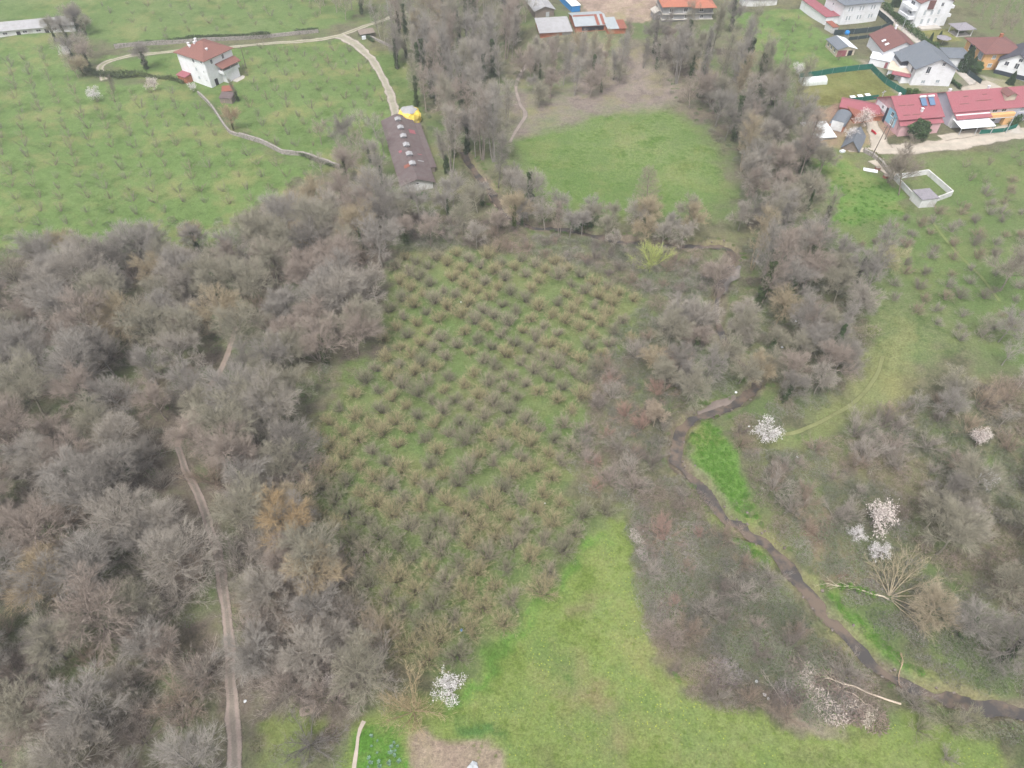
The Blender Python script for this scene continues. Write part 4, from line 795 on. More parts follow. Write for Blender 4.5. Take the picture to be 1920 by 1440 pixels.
# ------------------------------------------------------------------ buildings
class House:
    """local frame: x along the front from its left corner, y away from the front, origin in the middle of the footprint"""
    def __init__(s, name, label, cat, A, yaw, L, D, group=None, px=True):
        a = P(*A) if px else Vector((A[0], A[1], 0)); y = R(yaw); c, n = math.cos(y), math.sin(y)
        cx, cy = a.x + c * L / 2 - n * D / 2, a.y + n * L / 2 + c * D / 2
        zs = [float(hgt(cx + c * u - n * v, cy + n * u + c * v)) for u in (-L / 2, L / 2) for v in (-D / 2, D / 2)]
        s.L, s.D, s.yaw = L, D, y; s.z = min(zs) * .5 + float(hgt(a.x, a.y)) * .5; s.cx, s.cy = cx, cy
        s.r = empty(name, (cx, cy, s.z), y, label, cat, group)
    def world(s, x, y, z=0):
        c, n = math.cos(s.yaw), math.sin(s.yaw); return Vector((s.cx + c * x - n * y, s.cy + n * x + c * y, s.z + z))
    def box(s, name, x0, x1, y0, y1, z0, z1, mat, parent=None): return MB().box(x0, x1, y0, y1, z0, z1).build(name, mat, parent or s.r)
    def body(s, h, rise, axis, mat, x0=None, x1=None, y0=None, y1=None, name='wall'):
        x0 = -s.L / 2 if x0 is None else x0; x1 = s.L / 2 if x1 is None else x1; y0 = -s.D / 2 if y0 is None else y0; y1 = s.D / 2 if y1 is None else y1
        if axis == 'x': return MB().prism([(y0, -.6), (y1, -.6), (y1, h), ((y0 + y1) / 2, h + rise), (y0, h)] if rise else [(y0, -.6), (y1, -.6), (y1, h), (y0, h)], x0, x1, 0).build(name, mat, s.r)
        return MB().prism([(x0, -.6), (x1, -.6), (x1, h), ((x0 + x1) / 2, h + rise), (x0, h)], y0, y1, 1).build(name, mat, s.r)
    def gable(s, h, rise, axis, mat, o=.5, x0=None, x1=None, y0=None, y1=None, mat2=None, name='roof', th=.16):
        x0 = -s.L / 2 if x0 is None else x0; x1 = s.L / 2 if x1 is None else x1; y0 = -s.D / 2 if y0 is None else y0; y1 = s.D / 2 if y1 is None else y1
        w = ((y1 - y0) if axis == 'x' else (x1 - x0)) / 2; dz = rise * o / w; z = h + .03; a = MB(); b = a if mat2 is None else MB()
        if axis == 'x':
            m = (y0 + y1) / 2; a.sheet([(x0 - o, y0 - o, z - dz), (x1 + o, y0 - o, z - dz), (x1 + o, m, z + rise), (x0 - o, m, z + rise)], th)
            b.sheet([(x0 - o, m + .004, z + rise), (x1 + o, m + .004, z + rise), (x1 + o, y1 + o, z - dz), (x0 - o, y1 + o, z - dz)], th)
        else:
            m = (x0 + x1) / 2; a.sheet([(x0 - o, y0 - o, z - dz), (m, y0 - o, z + rise), (m, y1 + o, z + rise), (x0 - o, y1 + o, z - dz)], th)
            b.sheet([(m + .004, y0 - o, z + rise), (x1 + o, y0 - o, z - dz), (x1 + o, y1 + o, z - dz), (m + .004, y1 + o, z + rise)], th)
        ro = a.build(name, mat, s.r)
        if mat2 is not None: b.build(name, mat2, s.r)
        return ro
    def hip(s, h, rise, mat, o=.6, x0=None, x1=None, y0=None, y1=None, name='roof', ridge=None):
        x0 = (-s.L / 2 if x0 is None else x0) - o; x1 = (s.L / 2 if x1 is None else x1) + o; y0 = (-s.D / 2 if y0 is None else y0) - o; y1 = (s.D / 2 if y1 is None else y1) + o
        w = min(x1 - x0, y1 - y0) / 2 * .98; mx, my = (x0 + x1) / 2, (y0 + y1) / 2
        if x1 - x0 >= y1 - y0: e, f = (x0 + w, my), (x1 - w, my)
        else: e, f = (mx, y0 + w), (mx, y1 - w)
        V = [(x0, y0, h), (x1, y0, h), (x1, y1, h), (x0, y1, h), (x0, y0, h + .15), (x1, y0, h + .15), (x1, y1, h + .15), (x0, y1, h + .15), (*e, h + rise), (*f, h + rise)]
        if x1 - x0 >= y1 - y0: F = [(4, 5, 9, 8), (5, 6, 9), (6, 7, 8, 9), (7, 4, 8)]
        else: F = [(4, 5, 8), (5, 6, 9, 8), (6, 7, 9), (7, 4, 8, 9)]
        return MB().add(V, F + [(0, 3, 2, 1), (0, 1, 5, 4), (1, 2, 6, 5), (2, 3, 7, 6), (3, 0, 4, 7)]).build(name, mat, s.r)
    def shed(s, pts, mat, th=.12, name='roof'): return MB().sheet(pts, th).build(name, mat, s.r)
    def win(s, face, u, z, w=1.1, h=1.3, pane='glass', name='window', frame='frame', off=0.0):
        L, D = s.L, s.D; f = MB(); p = MB(); b = .09
        bars = [(-w / 2, w / 2, 0, b), (-w / 2, w / 2, h - b, h), (-w / 2, -w / 2 + b, b, h - b), (w / 2 - b, w / 2, b, h - b)] + ([(-.035, .035, b, h - b)] if w > .9 else [])
        def put(m, u0, u1, z0, z1, d0, d1):
            if face == 'f': m.box(u + u0, u + u1, -D / 2 - d1 - off, -D / 2 - d0 - off, z + z0, z + z1)
            elif face == 'b': m.box(u + u0, u + u1, D / 2 + d0 + off, D / 2 + d1 + off, z + z0, z + z1)
            elif face == 'l': m.box(-L / 2 - d1 - off, -L / 2 - d0 - off, u + u0, u + u1, z + z0, z + z1)
            else: m.box(L / 2 + d0 + off, L / 2 + d1 + off, u + u0, u + u1, z + z0, z + z1)
        for b_ in bars: put(f, *b_, .002, .07)
        o = f.build(name, M[frame], s.r); put(p, -w / 2 + b, w / 2 - b, b, h - b, .004, .035); p.build('pane', M[pane], o)
        s_ = MB(); put(s_, -w / 2 - .1, w / 2 + .1, -.09, -.004, .002, .16)
        if z > .5: s_.build('sill', M['frame'], o)
        return o
    def chim(s, x, y, z, h=1.2, w=.6, mat='white'):
        return MB().box(x - w / 2, x + w / 2, y - w / 2, y + w / 2, z - 1.2, z + h).box(x - w / 2 - .08, x + w / 2 + .08, y - w / 2 - .08, y + w / 2 + .08, z + h + .002, z + h + .12).build('chimney', M[mat], s.r)
    def door(s, face, u, w=1.1, h=2.1, mat='dark'):
        L, D = s.L, s.D; m = MB()
        if face == 'f': m.box(u - w / 2, u + w / 2, -D / 2 - .06, -D / 2 - .002, 0, h)
        elif face == 'l': m.box(-L / 2 - .06, -L / 2 - .002, u - w / 2, u + w / 2, 0, h)
        else: m.box(L / 2 + .002, L / 2 + .06, u - w / 2, u + w / 2, 0, h)
        return m.build('door', M[mat], s.r)

# white three-storey house on the left
h = House('white_house', 'tall white three-storey house with red hipped roof beside the upper left field', 'house', (347, 147), -32, 13.5, 12)
h.body(9.0, 0, 'x', M['white']); h.hip(9.0, 3.0, M['redtile'], .7)
for u, z, w_, hh, p in [(1.2, 7.2, 1.0, 1.4, 'glass'), (5.2, 7.8, .7, .8, 'glass'), (1.4, 4.5, 1.0, 1.3, 'palepane'), (5.0, 4.7, .6, .7, 'palepane'), (1.6, 1.6, 1.0, 1.3, 'palepane'), (5.2, 1.8, .6, .7, 'palepane')]: h.win('f', u, z, w_, hh, p)
for u, z in [(-3.2, 7.1), (1.8, 7.1)]: h.win('r', u, z, .95, 1.5)
b_ = h.box('balcony', 6.752, 9.2, -1.6, 5.6, 3.4, 4.4, M['white']); MB().box(6.9, 9.05, -1.4, 5.4, 4.402, 4.45).build('balcony_floor', M['concrete'], b_)
for yy in (-1.45, 2.0, 5.4): h.box('balcony_post', 9.0, 9.15, yy - .08, yy + .08, 4.402, 5.5, M['white'])
h.shed([(6.76, -2.2, 6.5), (9.9, -2.2, 5.5), (9.9, 6.2, 5.5), (6.76, 6.2, 6.5)], M['redtile'], .16, 'balcony_roof')
h.box('ground_floor_bay', 6.752, 9.0, -.6, 5.0, -.6, 3.398, M['white']); h.door('r', -3.5, 1.3, 2.2)
h.box('terrace', 9.1, 11.5, 1.0, 5.8, -.6, .5, M['concrete'])
for x, y, z, hh in [(-3.5, .5, 11.0, 1.0), (-1.8, -1.4, 10.8, 1.1), (-2.6, -3.0, 10.2, .9), (-5.2, -1.5, 10.0, .9), (4.0, -1.6, 10.4, .6)]: h.chim(x, y, z, hh, .6)
a_ = House('lean_to', 'small lean-to with dull red roof against the white house', 'shed', (336, 152), -32, 4.2, 4.0)
a_.body(2.2, 0, 'x', M['brick']); a_.shed([(-2.3, -2.4, 2.25), (2.3, -2.4, 2.25), (2.3, 2.2, 2.9), (-2.3, 2.2, 2.9)], M['redmetal'])
k_ = House('hen_house', 'low rusty-roofed hut below the white house, nearest the stone wall', 'hut', (414, 193), -5, 4.0, 3.2)
k_.body(1.7, 0, 'x', M['wood']); k_.shed([(-2.2, -1.8, 1.75), (2.2, -1.8, 1.75), (2.2, 1.8, 2.3), (-2.2, 1.8, 2.3)], M['poultry'])
k_ = House('hen_house', 'small hut with orange sheet roof directly below the white house terrace', 'hut', (419, 180), 10, 3.4, 2.6)
k_.body(1.5, 0, 'x', M['wood']); k_.shed([(-1.9, -1.5, 1.55), (1.9, -1.5, 1.55), (1.9, 1.5, 2.1), (-1.9, 1.5, 2.1)], M['rust'])
# long shed with six ridge vents
h = House('long_shed', 'long maroon-roofed shed with six pale ridge vents at the end of the lane', 'shed', (756, 361), 15, 8.6, 38)
h.body(2.3, 1.5, 'y', M['oldwhite']); rf = h.gable(2.3, 1.5, 'y', M['poultry'], .7)
for k in range(6):
    y = -11.5 + k * 5.4; v = MB().box(-.62, .62, y - .7, y + .7, 3.6, 4.35).prism([(-.95, 4.352), (0, 4.75), (.95, 4.352)], y - .95, y + .95, 1).build('roof_vent', M['paleroof'], h.r)
h.win('f', 0, 1.9, .8, .6, 'dark')
for x, y, a, b2, mt in [(2.0, -9, 1.6, .5, 'paleroof'), (2.6, -5, 1.2, .4, 'redmetal'), (-2.4, -12, 2.2, 1.6, 'rust'), (2.4, 8, 1.8, 2.4, 'redmetal'), (-2.6, -3, .9, 1.2, 'redmetal')]:
    zf = lambda xx: 2.3 + 1.5 * (1 - abs(xx) / 4.3) + .21
    h.shed([(x, y, zf(x)), (x + a, y, zf(x + a)), (x + a, y + b2, zf(x + a)), (x, y + b2, zf(x))], M[mt], .03, 'roof_patch')
h.box('side_lean_to', 4.302, 6.4, -11, 16, -.6, 1.7, M['wood']); h.shed([(4.31, -11.2, 2.0), (6.9, -11.2, 1.72), (6.9, 16.2, 1.72), (4.31, 16.2, 2.0)], M['poultry'], .08, 'side_roof')
# long pale barn, top left
h = House('long_barn', 'long low white barn with pale grey roof in the top left corner', 'barn', (-75, 80), 15, 41, 8.5)
h.body(2.8, 1.5, 'x', M['oldwhite']); h.gable(2.8, 1.5, 'x', M['paleroof'], .6)
for u in (-13, -8.5, -4, 3, 7.8, 13.5): h.win('f', u, 1.2, 1.7, .9, 'dark')
h.door('f', 10.6, 1.4, 2.0); h.door('f', .6, 1.4, 2.0)
# barns at the top centre
h = House('brick_barn', 'low orange-brick barn with whitish corrugated roof, leftmost of the joined barns', 'barn', (1013, 71), 8, 12, 10.5)
h.body(1.9, 0, 'x', M['brick']); h.shed([(-6.5, -5.9, 1.95), (6.0, -5.9, 1.95), (6.0, 5.6, 3.1), (-6.5, 5.6, 3.1)], M['paleroof']); h.box('end_panel', 2.2, 5.8, -5.31, -5.253, 0, 1.6, M['grey'])
h = House('zinc_barn', 'barn with zinc roof striped by rusty sheets, middle of the joined barns', 'barn', (1079, 61), 8, 11.6, 12.5)
h.body(2.3, 1.3, 'x', M['brick']); h.gable(2.3, 1.3, 'x', M['zinc'], .4)
for x in (2.1, 4.2): h.shed([(x, -6.6, 2.48), (x + 1.1, -6.6, 2.48), (x + 1.1, -.05, 3.84), (x, -.05, 3.84)], M['rust'], .03, 'rusty_sheet')
h.shed([(-5.9, -.9, 3.67), (2.0, -.9, 3.67), (2.0, -.05, 3.845), (-5.9, -.05, 3.845)], M['rust'], .03, 'rusty_sheet')
h.box('opening', -3.5, 4.8, -6.32, -6.253, .5, 1.9, M['dark'])
h = House('brick_barn', 'small orange barn with half zinc half rusty roof, rightmost of the joined barns', 'barn', (1139, 64), 8, 6.8, 8)
h.body(1.9, 0, 'x', M['brick']); h.shed([(-3.6, -4.4, 1.95), (.8, -4.4, 1.95), (.8, 4.2, 2.9), (-3.6, 4.2, 2.9)], M['zinc']); h.shed([(.82, -4.5, 1.93), (3.8, -4.5, 1.93), (3.8, 2.2, 2.6), (.82, 2.2, 2.6)], M['rust'])
h = House('grey_barn', 'dark grey barn with white gable roof behind the joined barns', 'barn', (1003, 36), 15, 7.6, 16)
h.body(3.0, 1.3, 'y', M['wood']); h.gable(3.0, 1.3, 'y', M['paleroof'], .5); h.door('f', 1.2, 1.3, 2.2, 'metal')
h = House('trailer_shed', 'narrow blue-sided shed with bright white flat roof by the bare yard', 'shed', (1072, 23), 18, 3.4, 15)
h.body(2.2, 0, 'x', M['bluepl']); h.shed([(-1.9, -7.7, 2.25), (1.9, -7.7, 2.25), (1.9, 7.7, 2.3), (-1.9, 7.7, 2.3)], M['panelw'])
h = House('unfinished_house', 'unfinished grey-block house with bright orange tiled roof at the top edge', 'house', (1241, 41), 3, 19, 12)
h.body(5.4, 0, 'x', M['grey']); h.hip(5.4, 2.6, M['orangetile'], .8, x0=-9.5, x1=.2, name='roof'); h.hip(5.2, 2.3, M['orangetile'], .8, x0=1.9, x1=9.5, y0=-7, name='wing_roof')
h.box('slab_edge', -9.9, 9.9, -6.6, 6.3, 2.7, 2.95, M['concrete']); h.box('slab_edge', -9.9, 9.9, -6.6, 6.3, .7, .9, M['concrete'])
for u in (-6.5, -1.0, 5.0): h.win('f', u, 3.4, 1.6, 1.5, 'dark'); h.win('f', u + .5, 1.1, 1.3, 1.3, 'dark')
h = House('block_shed', 'small grey gabled shed left of the unfinished house', 'shed', (1226, 38), 10, 3.2, 4.5); h.body(2.4, .9, 'y', M['grey']); h.gable(2.4, .9, 'y', M['concrete'], .3); h.door('f', 0, 1.2, 1.8)
h = House('white_hall', 'long white wall-like outbuilding at the top edge above the upper right field', 'outbuilding', (1392, 12), 6, 14, 4); h.body(2.2, 0, 'x', M['oldwhite']); h.shed([(-7.3, -2.3, 2.25), (7.3, -2.3, 2.25), (7.3, 2.3, 2.7), (-7.3, 2.3, 2.7)], M['paleroof'])
# village
h = House('white_villa', 'large white flat-looking villa with grey roof edge beside the red-roofed annex', 'house', (1573, 47), 14, 15.5, 12)
h.body(7.2, 0, 'x', M['white']); h.hip(7.2, 2.0, M['greymetal'], .7)
for u in (-4.8, -.2, 4.6):
    for dz in (1.6, 4.7): h.win('f', u - .6, dz, .7, 1.6, 'palepane'); h.win('f', u + .6, dz, .7, 1.6, 'palepane')
h.win('l', 1, 4.8, .7, .9)
h = House('annex', 'long white annex with bright red flat roof beside the white villa', 'outbuilding', (1545, 47), 14, 4.0, 18)
h.body(3.0, 0, 'x', M['white']); h.shed([(-2.4, -9.3, 3.05), (2.6, -9.3, 3.05), (2.6, 9.2, 3.3), (-2.4, 9.2, 3.3)], M['redmetal'])
h.box('side_wing', 2.01, 6.0, -8.8, -5, -.6, 2.9, M['white']); h.shed([(2.62, -9.3, 3.05), (6.4, -9.3, 3.05), (6.4, -4.6, 3.2), (2.62, -4.6, 3.2)], M['redmetal'], name='wing_roof')
h = House('garden_store', 'little grey store with narrow red roof below the red-roofed annex', 'shed', (1559, 63), 14, 2.2, 5); h.body(2.2, 0, 'x', M['oldwhite']); h.shed([(-1.3, -2.7, 2.25), (1.3, -2.7, 2.25), (1.3, 2.7, 2.5), (-1.3, 2.7, 2.5)], M['rust'])
h = House('garden_shed', 'garden shed with half slate-grey half white roof in the upper right field', 'shed', (1567, 107), 8, 6.4, 8.5)
h.body(2.6, .9, 'y', M['cream']); h.gable(2.6, .9, 'y', M['greymetal'], .5, mat2=M['panelw']); h.box('red_panel', -3.1, .2, -4.33, -4.253, 0, 2.2, M['redmetal']); h.door('f', 1.6, 1.6, 2.0)
for u in (-2.4, 0.2, 2.6): h.win('l', u, 1.0, 1.0, 1.1)
m_ = MB(); 
h = House('brown_roofed_house', 'white house with brown tiled roof and two skylights behind the grey-roofed house', 'house', (1651, 117), 0, 12, 14)
h.body(4.2, 3.0, 'y', M['white']); h.gable(4.2, 3.0, 'y', M['browntile'], .5)
for y in (-4.4, -1.4): h.shed([(-5.1, y, 5.0), (-4.0, y, 5.56), (-4.0, y + 1.1, 5.56), (-5.1, y + 1.1, 5.0)], M['panelw'], .05, 'skylight')
h.win('f', -1.8, 1.2, 1.4, 1.5, 'palepane'); h.win('f', .8, 4.4, 1.1, 1.2); h.chim(.6, 4.5, 7.2, 1.0)
h = House('grey_roofed_house', 'big white house with broad slate-grey gable roof in the middle of the village', 'house', (1706, 160), -2, 12.6, 14)
h.body(5.6, 3.0, 'y', M['white']); h.gable(5.6, 3.0, 'y', M['greymetal'], .7)
h.win('f', -2.4, 4.0, 1.3, 2.2, 'glass'); h.win('f', 1.7, 6.4, 1.0, 1.1); h.win('f', -2.6, .8, 1.3, 1.1, 'palepane'); h.win('f', 2.0, 1.0, 1.3, 1.1, 'palepane')
h.win('l', -4.6, 3.2, 1.4, 2.0); h.win('l', 1.5, 3.4, 2.0, 1.4)
h.box('balcony', -8.6, -6.302, -.5, 6.5, 2.6, 3.6, M['white']); h.box('balcony_glazing', -8.5, -6.31, -.4, 6.4, 3.602, 4.9, M['glass']); h.shed([(-9.0, -.9, 4.95), (-6.31, -.9, 5.5), (-6.31, 7, 5.5), (-9.0, 7, 4.95)], M['greymetal'], .12, 'balcony_roof')
h.box('porch_wall', -9.2, -6.31, -5.5, -1.0, -.6, 1.9, M['white'])
h = House('grey_roofed_wing', 'lower white wing with hipped grey roof on the right of the grey-roofed house', 'house', (1772, 128), -2, 7, 7.5)
h.body(3.9, 0, 'x', M['white']); h.hip(3.9, 1.4, M['greymetal'], .6)
h = House('flat_annex', 'flat-roofed pale annex between the brown-roofed and grey-roofed houses', 'outbuilding', (1660, 146), -28, 9.5, 7)
h.body(2.8, 0, 'x', M['white']); h.box('roof', -5.1, 5.1, -3.9, 3.9, 2.81, 3.0, M['cream']); h.shed([(-3.4, -5.6, 2.3), (2.4, -5.6, 2.3), (2.4, -3.52, 2.75), (-3.4, -3.52, 2.75)], M['redmetal'], .1, 'porch_roof')
for u in (-3, -.6, 2.4): h.win('f', u, .9, 1.0, 1.2, 'palepane')
h = House('low_annex', 'low white flat annex under the brown-roofed house', 'outbuilding', (1628, 121), -28, 6.5, 5.5); h.body(2.3, 0, 'x', M['white']); h.box('roof', -3.5, 3.5, -3, 3, 2.31, 2.45, M['panelw']); h.door('f', 2.2, .9, 1.9, 'redmetal')
h = House('tall_white_house', 'tallest white house with balconies and a maroon roof strip at the top edge', 'house', (1710, 52), 10, 13, 11)
h.body(8.6, 2.6, 'y', M['white']); h.gable(8.6, 2.6, 'y', M['browntile'], .4)
for u in (-3.6, -.8, 2.0):
    for z in (1.2, 4.2): h.win('f', u, z, 1.0, 1.9, 'palepane')
h.box('maroon_strip', -3.3, -1.0, -5.9, -5.504, 6.4, 9.4, M['browntile']); h.win('f', 2.4, 7.0, 1.1, 1.4)
for z in (2.6, 5.6): h.box('balcony', 6.502, 8.6, -4.5, 2.5, z, z + 1.0, M['white']); h.box('balcony', -8.6, -6.502, -4.5, 2.5, z, z + 1.0, M['white']); h.win('r', -1, z + 1.1, 2.4, 1.2); h.win('l', -1, z + 1.1, 2.4, 1.2)
h.box('gateway', -4.5, 3.5, -8.5, -5.51, -.4, .5, M['concrete'])
h = House('orange_house', 'orange two-storey house with brown hipped roof at the right edge of the village', 'house', (1834, 131), 4, 13, 12)
h.body(5.6, 0, 'x', M['orange']); h.hip(5.6, 2.7, M['browntile'], .9); h.win('f', -3.2, 1.0, 1.5, 1.2, 'palepane'); h.win('f', -3.0, 3.7, 1.3, 1.2, 'palepane'); h.win('f', 1.0, 3.7, 1.3, 1.2, 'palepane')
h.win('l', 1.5, 3.2, 3.8, 1.9); h.win('l', -3.8, 2.9, 2.6, 2.2, 'palepane'); h.chim(1.6, 1.5, 8.0, .8, .8, 'brick')
h = House('white_gabled_house', 'white gabled house with dark slate roof at the right edge', 'house', (1863, 137), -36, 9.5, 12)
h.body(4.6, 3.0, 'y', M['white']); h.gable(4.6, 3.0, 'y', M['darkslate'], .6); h.win('f', -2.4, 3.3, 1.3, 1.4); h.win('f', .7, 3.0, 1.3, 1.8); h.win('f', 1.0, 5.3, 1.2, 1.1); h.box('dark_base', -4.9, 4.9, -6.2, -6.003, .2, 1.5, M['glass'])
h = House('gazebo', 'open gazebo with grey-lilac shingled hip roof beside the tall white house', 'gazebo', (1793, 70), 10, 6, 5.5)
h.hip(2.5, 1.5, M['greywood'], .6); h.box('floor', -3, 3, -2.75, 2.75, -.4, .12, M['concrete'])
for x in (-2.8, 2.8):
    for y in (-2.5, 2.5): h.box('post', x - .12, x + .12, y - .12, y + .12, .122, 2.5, M['white'])
um = empty('parasol', P(1765, 83), 0, 'grey garden parasol on the yellowish lawn of the tall white house', 'parasol')
m_ = MB(); m_.add([(0, 0, 3.0)] + [(2.6 * math.cos(k * math.pi / 4), 2.6 * math.sin(k * math.pi / 4), 2.3) for k in range(8)] + [(0, 0, 2.9)] + [(2.55 * math.cos(k * math.pi / 4), 2.55 * math.sin(k * math.pi / 4), 2.2) for k in range(8)], [(0, 1 + k, 1 + (k + 1) % 8) for k in range(8)] + [(9, 10 + (k + 1) % 8, 10 + k) for k in range(8)] + [(1 + k, 10 + k, 10 + (k + 1) % 8, 1 + (k + 1) % 8) for k in range(8)])
m_.build('canopy', M['greywood'], um); MB().tube((0, 0, 0), (0, 0, 2.9), .05).build('pole', M['metal'], um)
# red-roofed pair
h = House('red_roofed_house', 'pink and blue house with red roof carrying two solar heaters, left of the pair', 'house', (1676, 251), 9, 13.2, 13.5)
h.body(4.8, 3.4, 'x', M['pink']); h.gable(4.8, 3.4, 'x', M['redmetal'], .7)
h.box('blue_panel', -6.66, -6.603, -5.6, -.6, 1.2, 5.4, M['blue']); h.box('stair_strip', -6.70, -6.664, -.5, .5, .4, 4.8, M['glass']); h.box('white_corner', -6.67, -6.604, .6, 6.0, 2.9, 4.7, M['white'])
h.win('l', -4.0, 1.5, 1.8, 1.5, 'palepane', off=.06); h.win('l', -3.0, 3.7, 1.3, 1.2, off=.06); h.win('l', 3.4, 1.2, 1.0, 1.2); h.win('l', 2.4, 3.4, 1.0, 1.1, off=.07)
h.shed([(-7.0, -8.6, 3.3), (6.9, -8.6, 3.3), (6.9, -6.76, 4.2), (-7.0, -6.76, 4.2)], M['redmetal'], .1, 'lower_roof'); h.box('pink_bay', -6.3, 6.3, -8.2, -6.753, -.6, 3.25, M['pink'])
for x in (1.9, 4.5):
    z1 = lambda y: 4.83 + 3.4 * (1 - abs(y) / 6.75) + .25
    sh = empty('solar_heater', h.world(x, 0, 0), h.yaw, 'solar water heater on the red roof, %s one' % ('left' if x < 3 else 'right'), 'solar heater', 'solar heaters on the red roof')
    MB().sheet([(-.85, -4.0, z1(-4.0) + .25), (.85, -4.0, z1(-4.0) + .25), (.85, -1.9, z1(-1.9) + .5), (-.85, -1.9, z1(-1.9) + .5)], .1).build('collector', M['solar'], sh)
    MB().tube((-.95, -1.65, z1(-1.6) + .75), (.95, -1.65, z1(-1.6) + .75), .28, None, 10).build('tank', M['panelw'], sh)
    MB().tube((-.7, -3.6, z1(-3.6) - .1), (-.7, -3.6, z1(-3.6) + .4), .04).tube((.7, -3.6, z1(-3.6) - .1), (.7, -3.6, z1(-3.6) + .4), .04).tube((-.7, -1.8, z1(-1.8) - .1), (-.7, -1.8, z1(-1.8) + .7), .04).tube((.7, -1.8, z1(-1.8) - .1), (.7, -1.8, z1(-1.8) + .7), .04).build('stand', M['metal'], sh)
for xx, yy, ln in ((-5.8, -3.2, 2.0), (-3.2, -3.2, 2.2), (-5.6, -6.2, 2.2), (-2.6, -6.2, 2.8)): h.shed([(xx, yy, 4.8 + 3.4 * (1 - abs(yy) / 6.75) + .22), (xx + ln, yy, 4.8 + 3.4 * (1 - abs(yy) / 6.75) + .22), (xx + ln, yy + .22, 4.8 + 3.4 * (1 - abs(yy + .22) / 6.75) + .22), (xx, yy + .22, 4.8 + 3.4 * (1 - abs(yy + .22) / 6.75) + .22)], M['browntile'], .04, 'roof_seam')
h.chim(.6, -5.2, 5.6, 1.0, .6); h.chim(-3.8, 1.2, 7.9, .6, .5)
h = House('red_roofed_house', 'long lilac-walled house with red roof, dormer and white canopy, right of the pair', 'house', (1776, 236), 9, 25.5, 11.5)
h.body(4.9, 3.0, 'x', M['lilac']); h.gable(4.9, 3.0, 'x', M['redmetal'], .7)
h.box('white_storey', -12.7, -1.6, -7.3, -5.753, -.6, 4.2, M['white']); h.shed([(-13.0, -8.6, 3.4), (-1.4, -8.6, 3.4), (-1.4, -5.76, 4.5), (-13.0, -5.76, 4.5)], M['redmetal'], .12, 'lower_roof')
cp = h.shed([(-13.4, -12.2, 2.5), (-2.2, -12.2, 2.5), (-2.2, -7.31, 3.1), (-13.4, -7.31, 3.1)], M['panelw'], .12, 'canopy')
for x in (-13, -7.8, -2.6): h.box('canopy_post', x - .08, x + .08, -12.0, -11.84, -.4, 2.5, M['metal'])
h.box('orange_band', -1.2, 7.5, -7.2, -5.755, 2.3, 3.3, M['orange']); h.box('balcony_floor', -1.2, 7.5, -7.2, -5.755, 2.1, 2.29, M['white']); h.box('orange_wall', 4.6, 7.5, -7.1, -5.756, -.5, 2.09, M['orange'])
for u in (1.0, 4.0): h.win('f', u, 3.4, 1.6, 1.3)
h.win('f', 1.5, .5, 2.4, 1.5); h.win('f', 10.2, 3.0, 1.2, 1.4, 'palepane')
d_ = MB().prism([(4.2, 6.0), (7.4, 6.0), (7.4, 7.5), (5.8, 8.3), (4.2, 7.5)], -4.2, -.5, 1).build('dormer', M['cream'], h.r); MB().sheet([(3.9, -4.8, 7.42), (5.8, -4.8, 8.36), (5.8, -.3, 8.36), (3.9, -.3, 7.42)], .1).sheet([(5.804, -4.8, 8.36), (7.7, -4.8, 7.42), (7.7, -.3, 7.42), (5.804, -.3, 8.36)], .1).build('dormer_roof', M['browntile'], d_)
for xx, yy, ln in ((-8.5, -2.0, 1.6), (-10.5, -4.2, 3.0), (-5.0, -3.6, 5.0), (-2.2, -1.8, 1.4)): h.shed([(xx, yy, 4.9 + 3.0 * (1 - abs(yy) / 5.75) + .23), (xx + ln, yy, 4.9 + 3.0 * (1 - abs(yy) / 5.75) + .23), (xx + ln, yy + .2, 4.9 + 3.0 * (1 - abs(yy + .2) / 5.75) + .23), (xx, yy + .2, 4.9 + 3.0 * (1 - abs(yy + .2) / 5.75) + .23)], M['browntile'], .04, 'roof_seam')
h.chim(-11.5, 1.0, 7.6, .7, .6); h.chim(1.5, 1.3, 7.6, .6, .5)
# sheds left of the red-roofed pair
h = House('tiled_shed', 'shed with long dull red sloping roof at the edge of the vegetable garden', 'shed', (1572, 212), -24, 11, 6.5); h.body(2.0, .9, 'x', M['brick']); h.gable(2.0, .9, 'x', M['redmetal'], .4)
h = House('brick_shed', 'low shed with rusty brown roof beside the pink and blue house', 'shed', (1601, 232), 8, 8.5, 7); h.body(1.9, 0, 'x', M['brick']); h.shed([(-4.5, -3.9, 1.95), (4.5, -3.9, 1.95), (4.5, 3.8, 2.6), (-4.5, 3.8, 2.6)], M['rust'])
h = House('barrel_shed', 'little grey barrel-roofed shed among the yard clutter', 'shed', (1553, 241), -32, 4.2, 7.5)
h.body(1.8, 0, 'x', M['brick']); ap = [(2.3 * math.cos(t), 1.82 + 1.5 * math.sin(t)) for t in [math.pi * k / 10 for k in range(11)]]
MB().prism(ap, -4.0, 4.0, 1).build('roof', M['greymetal'], h.r); h.box('white_front', -1.7, 1.7, -4.06, -4.004, 0.1, 2.9, M['oldwhite']); h.door('f', 0.2, .9, 1.7)
h = House('white_roofed_shed', 'shed with bright white slanting roof at the rim of the wood', 'shed', (1521, 268), 5, 6.5, 7.5); h.body(1.7, 0, 'x', M['oldwhite']); h.shed([(-4.2, -4.3, 1.75), (3.8, -4.3, 1.75), (3.6, 4.2, 2.4), (-4.4, 4.2, 2.4)], M['panelw'])
h = House('tent_shed', 'dark ridge-roofed tent-like shed beside the white-roofed shed', 'shed', (1578, 279), -30, 4.6, 9.5); h.body(.6, 2.4, 'y', M['wood']); h.gable(.6, 2.4, 'y', M['greymetal'], .35)
